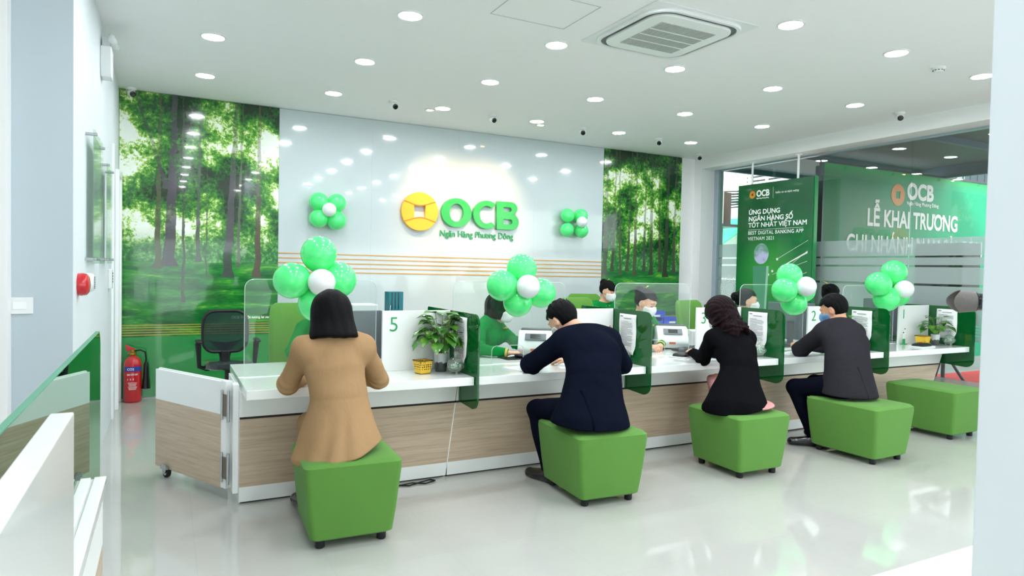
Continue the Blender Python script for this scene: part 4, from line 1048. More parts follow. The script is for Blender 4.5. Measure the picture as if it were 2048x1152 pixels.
# money counting machines
def money_counter(x, y, rz, lab):
    t_ = thing('money_counter', lab, 'money counter', (x, y, WT+.0), rz, 'white banknote counting machines')
    w = .30
    side = [(-.15, .012), (.15, .012), (.155, .12), (.13, .175), (.10, .20), (.01, .215), (-.06, .20), (-.14, .12), (-.165, .07)]
    MB().prism(side, -w/2, w/2, 'x').build('body', white_p, t_, bevel=.012, seg=3)
    MB().box(-w/2+.015, w/2-.015, .02, .145, .165, .225).build('hopper', dgrey_m, t_, bevel=.008)
    M = Matrix.Translation((0, -.105, .168)) @ Matrix.Rotation(math.radians(43), 4, 'X')
    MB().box(-.09, .09, -.035, .035, 0, .006, M).build('control_panel', grey_m, t_, bevel=.002)
    MB().box(-.045, .045, -.022, .022, .006, .009, M).build('display', blackg, t_)
    MB().box(-.04, .02, -.172, -.160, .045, .065, Matrix.Rotation(-.05, 4, 'X')).build('orange_label', mat('orange_label', 'd2603a', .5, var=.1) if 'orange_label' not in MATS else MATS['orange_label'], t_)
    v_ = MB()
    for k in range(6): v_.box(w/2-.001, w/2+.003, -.12, -.105, .05+.018*k, .06+.018*k)
    for i in range(3):
        for k in range(4): v_.box(w/2-.001, w/2+.002, -.06+.045*i, -.035+.045*i, .05+.012*k, .056+.012*k)
    v_.build('side_vents', dgrey_m, t_)
    MB().box(w/2-.001, w/2+.002, .09, .12, .09, .11).build('yellow_label', mat('yellow_label', 'd9cf4e', .5, var=.1) if 'yellow_label' not in MATS else MATS['yellow_label'], t_)
    MB().box(-w/2+.02, w/2-.02, -.13, .13, 0, .013).build('rubber_base', rubber, t_)
money_counter(2.86, 5.05, -.55, 'white money counter behind the man in the navy suit')
money_counter(4.43, 5.12, -.55, 'white money counter between the masked teller and the woman in black')
money_counter(1.20, 5.10, -.4, 'white money counter behind the monitor of counter 5')
# small counter items
def keyboard(x, y, rz, lab, z=WT+.005):
    t_ = thing('keyboard', lab, 'keyboard', (x, y, z), rz)
    MB().box(-.21, .21, -.07, .07, 0, .018).build('case', black_p, t_, bevel=.004)
    m_ = MB()
    for r in range(5):
        for c in range(18): m_.cbox((-.19+.0223*c, -.05+.025*r, .021), (.018, .020, .006))
    m_.build('keys', dgrey_m, t_)
keyboard(4.47, 4.90, .30, 'black keyboard leaning behind the slot of the middle counter')
keyboard(5.86, 4.84, -.1, 'black keyboard behind the shield of counter 2')
o = MB().prism(rrect(.26, .20, .02), 0, .004, 'z').build('mouse_mat', black_p, loc=(2.60, 4.93, WT), bevel=.001); tag(o, 'black mouse mat under the hand of the teller by the man in navy', 'mouse mat')
o = MB().sph((0, 0, .016), (.032, .055, .022), 18, 10).build('computer_mouse', black_p, smooth=True, loc=(2.63, 4.93, WT+.005)); tag(o, 'black computer mouse under the hand of the teller by the man in navy', 'mouse')
t_ = thing('signature_pad', 'black and white signature pad beside the hand of the woman in black', 'signature pad', (4.05, 4.52, WT), .45)
MB().prism(rrect(.24, .17, .015), 0, .012, 'z').build('white_base', white_p, t_, bevel=.003)
MB().loft([[(p[0], p[1], z) for p in rrect(.20-.05*f, .13-.03*f, .03, 4)] for z, f in ((.0125, 0), (.03, .3), (.038, 1))]).build('pad', black_p, t_, smooth=True)
t_ = thing('rating_pad', 'black and red device on a white base before the yellow basket on counter 1', 'keypad', (7.20, 4.32, WT), .1)
MB().prism(rrect(.26, .17, .015), 0, .013, 'z').build('white_base', white_p, t_, bevel=.003)
MB().loft([[(p[0], p[1], z) for p in rrect(.22-.06*f, .13-.04*f, .03, 4)] for z, f in ((.0135, 0), (.03, .3), (.042, 1))]).build('pad', black_p, t_, smooth=True)
MB().cbox((.05, .01, .043), (.06, .03, .012), Matrix.Rotation(.4, 4, 'Z')).build('red_pen', red_m, t_, bevel=.004)
def penstand(x, y, lab):
    t_ = thing('pen_holder', lab, 'pen holder', (x, y, WT), .2)
    MB().cbox((0, 0, .004), (.09, .045, .008)).build('base', green_lit, t_, bevel=.002)
    MB().lathe([(.008, .008), (.008, .06), (.006, .06), (.006, .01)], 12, c=(-.018, 0, 0)).lathe([(.008, .008), (.008, .06), (.006, .06), (.006, .01)], 12, c=(.018, 0, 0)).build('socket', green_lit, t_, smooth=True)
    for x_, h_ in ((-.018, .13), (.018, .17)):
        p_ = MB().cyl((x_, 0, .06), (x_+.004, 0, h_), .0045, 10).build('pen', white_p, t_, smooth=True)
        MB().sph((x_+.004, 0, h_), .0065, 10, 6).build('pen_tip', black_p, p_, smooth=True)
penstand(7.27, 4.56, 'white pens in a green holder below the number 1')
penstand(4.36, 4.50, 'white pens in a green holder behind the woman in black')
penstand(5.90, 4.54, 'white pens in a green holder left of the man in dark grey')
for x, y, rz, lab in ((5.30, 4.36, .3, 'white form under the hands of the man in dark grey'), (4.14, 4.40, -.3, 'white form under the hand of the woman in black'), (2.42, 4.40, .2, 'white form under the arms of the man in navy'), (2.62, 5.14, .5, 'stack of white papers by the elbow of the teller in the bob haircut')):
    o = MB().cbox((0, 0, .002), (.30, .21, .004)).build('paper_form', paper_m, loc=(x, y, WT+.0005)); o.rotation_euler[2] = rz; tag(o, lab, 'paper', 'paper forms on the counters')
t_ = thing('ballpoint_pen', 'dark pen in the hand of the woman in black', 'pen', (4.22, 4.53, .80))
MB().cyl((0, 0, -.035), (.05, -.02, .09), .004, 10).build('barrel', dgrey_m, t_, smooth=True)
# monitors
def monitor(x, y, rz, lab, h=.40, w=.52):
    t_ = thing('computer_monitor', lab, 'monitor', (x, y, WT), rz, 'computer monitors seen from behind')
    MB().box(-w/2, w/2, -.02, .02, .06, .06+h-.01).build('housing', mat('monitor_grey', '62676e', .45, var=.03) if 'monitor_grey' not in MATS else MATS['monitor_grey'], t_, bevel=.006)
    MB().box(-w/2+.01, w/2-.01, .0195, .023, .075, .06+h-.02).build('screen', blackg, t_)
    MB().box(-.03, .03, -.045, -.02, 0, .25).box(-.11, .11, -.09, .07, 0, .012).build('stand', dgrey_m, t_, bevel=.004)
monitor(1.23, 4.80, .10, 'grey monitor behind the woman in camel, left of the number 5', .37, .36)
monitor(5.90, 4.93, -.9, 'grey monitor edge left of the number 2', .40, .46)
monitor(7.50, 4.96, -.5, 'grey monitor behind the white partition numbered 1', .44, .46)
# teal file organiser on the partition
t_ = thing('file_organiser', 'teal file organiser standing behind the partition numbered 5', 'file organiser', (1.50, 4.80, WT), .12)
MB().box(-.058, .058, -.04, .04, 0, .56).build('box', teal_m, t_, bevel=.003)
m_ = MB()
for k in range(3): m_.box(-.036+.026*k, -.030+.026*k, -.0425, -.0395, .43, .555)
m_.build('slot', blackg, t_)
MB().cyl((-.05, -.044, .42), (-.045, -.044, .46), .004, 8).build('clip', chrome, t_)
# receipt printer seen above the monitor of counter 5
t_ = thing('label_printer', 'small white printer behind the monitor of counter 5', 'printer', (1.36, 5.16, WT), 0)
MB().box(-.10, .10, -.09, .09, 0, .45).build('body', white_p, t_, bevel=.01)
MB().box(-.05, .05, -.092, -.088, .37, .40).build('display', dgrey_m, t_)
# blue trays on a low cabinet near the right mural
t_ = thing('low_cabinet', 'white low cabinet under the blue trays by the right mural', 'cabinet', (6.25, 8.03, 0))
MB().box(-.45, .75, -.22, .24, .0, .72).build('body', white_s, t_, bevel=.004)
for k in (-.45, .15): MB().box(k+.01, k+.59, -.235, -.22, .03, .70).build('door', white_s, t_, bevel=.003)
bn_ = 0
for x, z, lab in ((6.10, .72, 'blue paper tray, left one on the low cabinet'), (6.48, .72, 'blue paper tray, middle one on the low cabinet'), (6.82, .72, 'blue paper tray, right one on the low cabinet'), (6.52, .822, 'blue paper tray stacked on the middle one')):
    t_ = thing('paper_tray', lab, 'tray', (x, 7.98, z), 0, 'blue paper trays')
    MB().box(-.16, .16, -.12, .12, 0, .008).box(-.16, -.152, -.12, .12, 0, .10).box(.152, .16, -.12, .12, 0, .10).box(-.16, .16, .112, .12, 0, .10).box(-.16, .16, -.12, -.112, 0, .05).build('tray', blue_m, t_, bevel=.003)
    MB().box(-.06, .06, -.124, -.1205, .012, .04).build('label', text_w, t_)
t_ = thing('label_printer', 'white desk printer with grey lid behind the middle money counter', 'printer', (4.90, 5.18, WT), -.4)
MB().box(-.14, .14, -.08, .08, 0, .16).build('body', white_p, t_, bevel=.012)
MB().box(-.10, .0, -.083, -.079, .09, .14).build('panel', dgrey_m, t_)
t_ = thing('desk_phone', 'white desk telephone behind the slot of counter 2', 'telephone', (6.02, 5.16, WT), -.3)
MB().prism([(-.10, .0), (.10, .0), (.10, .085), (-.10, .03)], -.09, .09, 'x').build('base', white_p, t_, bevel=.006)
MB().tube([(-.07, -.08, .07), (-.07, -.03, .095), (-.07, .04, .11), (-.07, .09, .10)], [.022, .013, .013, .022], 10).build('handset', white_p, t_, smooth=True)

# ================================================================== CHAIRS
def office_chair(x, y, rz, lab, s=1.0):
    t_ = thing('office_chair', lab, 'chair', (x, y, 0), rz)
    # faces local -y
    plast = MATS.get('plastic_wrap') or mat('plastic_wrap', '2b3034', .12, coat=1, bumpn=(28, .9, .02), var=.2)
    o = MB().loft([[(p[0], p[1]-.02, z) for p in rrect(w, d_, .11, 6)] for w, d_, z in ((.44, .42, .455), (.50, .48, .475), (.50, .48, .515), (.42, .40, .53))]).build('seat', plast, t_, smooth=True)
    ring = [(p[0], .22+.03*(1-(p[0]/.27)**2)-.0*(p[1]), .80+p[1]) for p in rrect(.50, .42, .13, 8)]
    MB().tube([V(q) for q in ring]+[V(ring[0])], .016, 10).build('back_frame', black_p, t_, smooth=True)
    g = MB(); n_ = 8
    sh = rrect(.49, .41, .125, 8)
    g.prism([(p[0], p[1]+.80) for p in sh], .238, .243, 'y').build('mesh_back', clear_mat('mesh_back', 'b4bfc0', .05, .5, .22, '5a686c') if 'mesh_back' not in MATS else MATS['mesh_back'], t_)
    MB().prism([(-.20, .72), (-.08, .62), (-.05, .50), (.05, .50), (.08, .62), (.20, .72), (.14, .70), (0, .685), (-.14, .70)], .245, .262, 'y').build('lumbar_support', black_p, t_)
    MB().box(-.045, .045, .20, .262, .42, .60).build('back_bracket', black_p, t_, bevel=.008)
    for s_ in (-1, 1):
        a = MB().tube([(s_*.24, .05, .45), (s_*.30, .03, .47), (s_*.31, .0, .62), (s_*.315, .0, .71)], [.016, .018, .022, .026], 10, flat=1.4).build('armrest', black_p, t_, smooth=True)
        MB().cbox((s_*.315, -.03, .725), (.06, .23, .03)).build('arm_pad', black_p, a, bevel=.012)
    MB().cyl((0, 0, .10), (0, 0, .455), .030).cyl((0, 0, .10), (0, 0, .30), .042).build('gas_lift', black_p, t_, smooth=True)
    MB().tube([(-.05, 0, .44), (-.18, -.02, .435), (-.25, -.03, .44)], .007, 8).build('lever', black_p, t_, smooth=True)
    for k in range(5):
        a = k*2*PI/5+.3; c_, q_ = math.cos(a), math.sin(a)
        l_ = MB().tube([(0, 0, .105), (.15*c_, .15*q_, .095), (.28*c_, .28*q_, .07)], [.026, .022, .016], 10).build('base_leg', black_p, t_, smooth=True)
        M = Matrix.Translation((.28*c_, .28*q_, .027)) @ Matrix.Rotation(a, 4, 'Z') @ Matrix.Rotation(PI/2, 4, 'X')
        MB().lathe([(.012, -.02), (.026, -.018), (.0265, .018), (.012, .02)], 16, M=M).build('castor', rubber, l_, smooth=True)
    return t_
oc_ = office_chair(.55, 7.25, .05, 'black mesh office chair wrapped in plastic before the left mural'); oc_.scale = (.86, .86, 1)
office_chair(4.62, 6.05, 2.9, 'black mesh office chair seen behind the bun haired masked teller')
def green_chair(x, y, rz, lab):
    """faces local -y"""
    t_ = thing('upholstered_chair', lab, 'chair', (x, y, 0), rz, 'green upholstered desk chairs')
    bk = MB(); rings = []
    for z, w, th, yy in ((.42, .46, .09, .22), (.60, .50, .10, .25), (.85, .51, .10, .29), (1.06, .49, .09, .325), (1.14, .46, .08, .34), (1.175, .38, .05, .345)):
        rings.append([(p[0], yy+p[1]+.05*(p[0]/.25)**2*-1, z) for p in rrect(w, th, th*.42, 5)])
    bk.loft(rings).build('backrest', chairgreen_m, t_, smooth=True)
    MB().loft([[(p[0], p[1]-.0, z) for p in rrect(w, d_, .07, 5)] for w, d_, z in ((.46, .44, .38), (.50, .48, .40), (.50, .48, .455), (.44, .42, .475))]).build('seat', chairgreen_m, t_, smooth=True)
    for s_ in (-1, 1):
        MB().tube([(s_*.25, .2, .50), (s_*.275, .15, .64), (s_*.275, -.08, .66), (s_*.26, -.15, .60), (s_*.25, -.14, .44)], .022, 10).build('armrest', chairgreen_m, t_, smooth=True)
    MB().cyl((0, 0, .09), (0, 0, .385), .028).build('gas_lift', chrome, t_, smooth=True)
    for k in range(5):
        a = k*2*PI/5; c_, q_ = math.cos(a), math.sin(a)
        l_ = MB().tube([(0, 0, .09), (.28*c_, .28*q_, .065)], [.024, .014], 10).build('base_leg', chrome, t_, smooth=True)
        MB().sph((.28*c_, .28*q_, .026), .026, 12, 8).build('castor', rubber, l_, smooth=True)
    return t_
green_chair(1.02, 5.60, PI*0+.05, 'green high backed chair of the teller behind counter 5')
green_chair(5.16, 7.60, -.25, 'green chair of the masked clerk near the right mural')
green_chair(4.46, 6.52, .15, 'lower green chair back showing above the partition behind the man in navy')
green_chair(5.60, 5.80, .25, 'green chair left of the bun haired teller at counter 3')
# black cable on the floor by the plinth
tag(MB().tube([(1.30, 4.42, .006), (1.42, 4.36, .006), (1.52, 4.38, .006), (1.60, 4.33, .006), (1.68, 4.36, .008), (1.66, 4.40, .006), (1.56, 4.36, .008), (1.48, 4.33, .006), (1.40, 4.38, .006)], .005, 8).build('power_cable', black_p, smooth=True), 'black power cable lying on the floor by the counter plinth', 'cable')
# desk of the clerk at the back
t_ = thing('desk', 'white desk of the masked clerk near the right mural', 'desk', (5.42, 6.95, 0), 0)
MB().box(-.5, .5, -.3, .3, .715, .745).build('top', white_s, t_, bevel=.003)
for s_ in (-1, 1): MB().box(s_*.47-.012, s_*.47+.012, -.28, .28, 0, .715).build('leg', white_s, t_)
MB().box(-.45, .45, -.27, -.25, .2, .715).build('front_panel', white_s, t_)
# photographer's camera poking in at the right
t_ = thing('photo_camera', 'black camera with a mottled grey petal lens hood poking in at the right edge', 'camera', (3.01, 1.53, 1.405), -.75)
Mx = Matrix.Rotation(-PI/2, 4, 'Y')
MB().lathe([(.030, -.02), (.036, 0), (.036, .05), (.041, .055), (.041, .09), (.038, .095)], 28, M=Mx).build('lens_barrel', blackg, t_, smooth=True)
hood = mat('mottled_hood', '66625e', .6, bumpn=(40, .6, .004), var=.25)
rings = []
n_ = 32
for r, z in ((.0415, .06), (.043, .08), (.0475, .13)):
    rings.append([Mx @ V((r*math.cos(2*PI*i/n_), r*math.sin(2*PI*i/n_), z-(.018*math.cos(4*PI*i/n_) if z == .13 else 0))) for i in range(n_)])
for r, z in ((.045, .129), (.039, .06)):
    rings.append([Mx @ V((r*math.cos(2*PI*i/n_), r*math.sin(2*PI*i/n_), z-(.018*math.cos(4*PI*i/n_) if z > .1 else 0))) for i in range(n_)])
MB().loft(rings, cap=False).build('lens_hood', hood, t_, smooth=True)
MB().lathe([(.034, .091), (.034, .092), (.001, .096)], 24, M=Mx).build('front_glass', blackg, t_, smooth=True)
MB().box(.02, .09, -.07, .07, -.055, .05).box(.03, .08, -.03, .03, .05, .085).build('body', black_p, t_, bevel=.01)
MB().cyl((.055, 0, -1.405), (.055, 0, -.056), .014).lathe([(.03, -1.405), (.03, -1.39), (.014, -1.37)], 16, c=(.055, 0, 0)).build('monopod', black_p, t_, smooth=True)
# ================================================================== PEOPLE (implicit surfaces turned into meshes)
F32 = np.float32
def A(*p): return np.array(p if len(p) > 1 else p[0], dtype=F32)
def unit(v): v = np.asarray(v, dtype=F32); return v/np.linalg.norm(v)
def smin(a, b, k):
    h = np.maximum(k-np.abs(a-b), 0)/k
    return np.minimum(a, b)-h*h*k*.25
def smax(a, b, k): return -smin(-a, -b, k)
def cone(P, a, b, ra, rb):
    a = A(a); b = A(b); ba = b-a; t = np.clip((P-a)@ba/np.dot(ba, ba), 0, 1)
    return np.linalg.norm(P-a-t[:, None]*ba, axis=1)-(ra+(rb-ra)*t)
def econe(P, a, b, ra, rb, ax, k):
    """cone flattened by the factor k along the unit axis ax"""
    ax = unit(ax); a = A(a); b = A(b)
    Q = P-a; Q = Q+np.outer(Q@ax, ax)*(1/k-1); B = b-a; B = B+ax*(B@ax)*(1/k-1)
    t = np.clip(Q@B/np.dot(B, B), 0, 1)
    return (np.linalg.norm(Q-t[:, None]*B, axis=1)-(ra+(rb-ra)*t))*k
def ellip(P, c, r, R=None):
    Q = P-A(c)
    if R is not None: Q = Q@R
    r = A(r); q = np.linalg.norm(Q/r, axis=1); g = np.linalg.norm(Q/(r*r), axis=1)+1e-6
    return q*(q-1)/g
def frame_fwd(f, pitch=0, roll=0):
    """columns: right, forward, up; pitch<0 looks down"""
    f = V(f); f.z = 0; f.normalize(); r = f.cross(V((0, 0, 1)))
    M = Matrix((r, f, V((0, 0, 1)))).transposed()
    M = M @ Matrix.Rotation(pitch, 3, 'X') @ Matrix.Rotation(roll, 3, 'Y')
    return np.array(M, dtype=F32)
def surface(fn, lo, hi, h):
    """sparse surface nets"""
    lo = np.array(lo, dtype=F32); B = 4
    nb = np.ceil((np.array(hi)-lo)/(h*B)).astype(int)+1
    n = nb*B
    bi = np.stack(np.meshgrid(*[np.arange(k) for k in nb], indexing='ij'), -1).reshape(-1, 3)
    cen = lo+(bi*B+(B-1)/2)*h
    d = fn(cen.astype(F32))
    val = np.repeat(np.repeat(np.repeat(d.reshape(nb), B, 0), B, 1), B, 2).astype(F32)
    act = np.abs(d) < h*B*1.6+.012
    ai = bi[act]
    off = np.stack(np.meshgrid(*[np.arange(B)]*3, indexing='ij'), -1).reshape(-1, 3)
    for s0 in range(0, len(ai), 6000):
        idx = (ai[s0:s0+6000, None, :]*B+off[None]).reshape(-1, 3)
        val[idx[:, 0], idx[:, 1], idx[:, 2]] = fn((lo+idx*h).astype(F32))
    s = val < 0
    c = s[:-1, :-1, :-1].astype(np.int8)
    tot = np.zeros(tuple(k-1 for k in s.shape), np.int8)
    for dx in (0, 1):
        for dy in (0, 1):
            for dz in (0, 1): tot += s[dx:s.shape[0]-1+dx, dy:s.shape[1]-1+dy, dz:s.shape[2]-1+dz]
    cells = np.argwhere((tot > 0) & (tot < 8))
    vid = -np.ones(tot.shape, np.int32); vid[tuple(cells.T)] = np.arange(len(cells))
    acc = np.zeros((len(cells), 3), F32); cnt = np.zeros(len(cells), F32)
    cor = [(0, 0, 0), (1, 0, 0), (0, 1, 0), (1, 1, 0), (0, 0, 1), (1, 0, 1), (0, 1, 1), (1, 1, 1)]
    cv = [val[cells[:, 0]+a, cells[:, 1]+b, cells[:, 2]+c_] for a, b, c_ in cor]
    for i, j in ((0, 1), (2, 3), (4, 5), (6, 7), (0, 2), (1, 3), (4, 6), (5, 7), (0, 4), (1, 5), (2, 6), (3, 7)):
        m = (cv[i] < 0) != (cv[j] < 0)
        t = np.where(m, cv[i]/np.where(m, cv[i]-cv[j], 1), 0)[:, None]
        p = A(cor[i])*(1-t)+A(cor[j])*t
        acc += np.where(m[:, None], p, 0); cnt += m
    verts = lo+(cells+acc/cnt[:, None])*h
    quads = []
    for ax in range(3):
        a, b = [(1, 2), (2, 0), (0, 1)][ax]
        sl0 = [slice(1, -1)]*3; sl1 = [slice(1, -1)]*3
        sl0[ax] = slice(0, -1); sl1[ax] = slice(1, None)
        s0, s1 = s[tuple(sl0)], s[tuple(sl1)]
        e = np.argwhere(s0 != s1); flip = s0[tuple(e.T)]
        o = np.ones(3, int); o[ax] = 0; e = e+o
        ea = np.zeros(3, int); ea[a] = 1; eb = np.zeros(3, int); eb[b] = 1
        q = np.stack([vid[tuple((e-ea-eb).T)], vid[tuple((e-eb).T)], vid[tuple(e.T)], vid[tuple((e-ea).T)]], 1)
        q[~flip] = q[~flip][:, ::-1]; quads.append(q)
    quads = np.concatenate(quads); quads = quads[(quads >= 0).all(1)]
    return verts, quads
def sdf_obj(name, fn, lo, hi, h, m, parent, base, relax=1):
    v, q = surface(fn, lo, hi, h)
    v = v-np.array(base, dtype=F32)
    me = bpy.data.meshes.new(name)
    me.vertices.add(len(v)); me.vertices.foreach_set('co', v.ravel().astype(F32))
    me.loops.add(len(q)*4); me.loops.foreach_set('vertex_index', q.ravel().astype(np.int32))
    me.polygons.add(len(q)); me.polygons.foreach_set('loop_start', np.arange(0, len(q)*4, 4, dtype=np.int32))
    me.update(calc_edges=True); me.validate()
    me.polygons.foreach_set('use_smooth', np.ones(len(me.polygons), bool)); me.materials.append(m)
    o = bpy.data.objects.new(name, me); COL.objects.link(o); o.parent = parent
    if relax:
        sm = o.modifiers.new('relax', 'SMOOTH'); sm.factor = .5; sm.iterations = relax
    return o
def wrinkle(P, amp, f=(9, 7, 14), seed=0):
    a, b, c = P[:, 0], P[:, 1], P[:, 2]
    w = np.sin(f[0]*a*2+seed+2.1*np.sin(f[2]*c+seed*2))+np.sin(f[1]*b*2.3+1.7*seed+1.9*np.sin(f[2]*.8*c+f[0]*a))+.6*np.sin(f[2]*2.1*c+3*np.sin(f[0]*1.3*a+seed))
    return w*amp/2.6

def hand_fn(P, wr, d, nrm, curl, k=1.0, side=1, spread=.1):
    """palm, four unequal bent fingers and a thumb from the side of the palm; nrm points out of the back of the hand"""
    d = unit(d); nrm = np.asarray(nrm, F32); nrm = unit(nrm-d*(nrm@d)); s = np.cross(d, nrm)*side   # s points to the thumb side
    wr = A(wr)
    D = econe(P, wr+d*.012*k, wr+d*.072*k, .030*k, .040*k, nrm, .42)
    for i, (off, L) in enumerate(((.028, .074), (.010, .082), (-.008, .077), (-.026, .060))):
        b = wr+d*.078*k+s*off*k; dd = unit(d+s*spread*off*20*.3)
        c1, c2 = curl*.55*(1+.1*i), curl*1.25*(1+.12*i)
        p1 = b+(dd*math.cos(c1)-nrm*math.sin(c1))*L*.52*k
        p2 = p1+(dd*math.cos(c2)-nrm*math.sin(c2))*L*.48*k
        f = np.minimum(cone(P, b, p1, .0088*k, .0080*k), cone(P, p1, p2, .0080*k, .0064*k))
        D = smin(D, f, .006)
    t0 = wr+d*.022*k+s*.026*k; t1 = t0+unit(d*.75+s*.65-nrm*.2)*.040*k; t2 = t1+unit(d*.95+s*.15-nrm*.35)*.032*k
    D = smin(D, np.minimum(cone(P, t0, t1, .0125*k, .0098*k), cone(P, t1, t2, .0098*k, .0076*k)), .010)
    return D
def head_fn(P, c, R):
    Q = (P-A(c))@R            # x right, y forward, z up; head is about .23 high
    d = ellip(Q, (0, -.010, .022), (.0755, .094, .092))
    d = smin(d, ellip(Q, (0, .018, -.035), (.058, .066, .072)), .035)
    d = smin(d, ellip(Q, (0, .050, -.085), (.026, .024, .020)), .03)          # chin
    d = smin(d, cone(Q, (0, .088, .015), (0, .106, -.022), .007, .011), .014)  # nose
    d = smin(d, ellip(Q, (0, .080, .036), (.050, .012, .010)), .018)           # brow
    for s_ in (-1, 1):
        d = smax(d, -ellip(Q, (s_*.031, .092, .012), (.017, .010, .010)), .012)  # eye sockets
        d = smin(d, ellip(Q, (s_*.031, .077, .010), (.014, .010, .010)), .006)
        d = smin(d, ellip(Q, (s_*.040, .060, -.018), (.02, .018, .016)), .02)
        d = smin(d, np.maximum(ellip(Q, (s_*.077, -.004, -.006), (.010, .019, .031)), -ellip(Q, (s_*.088, .002, -.004), (.008, .010, .020))), .006)
    d = smin(d, ellip(Q, (0, .079, -.052), (.022, .010, .007)), .008)
    d = smax(d, -ellip(Q, (0, .094, -.052), (.022, .006, .0016)), .004)
    return d
def neck_fn(P, nb, c, R, r=.053):
    top = A(c)+R@A((0, -.022, -.055))
    return cone(P, nb, top, r, r*.93)

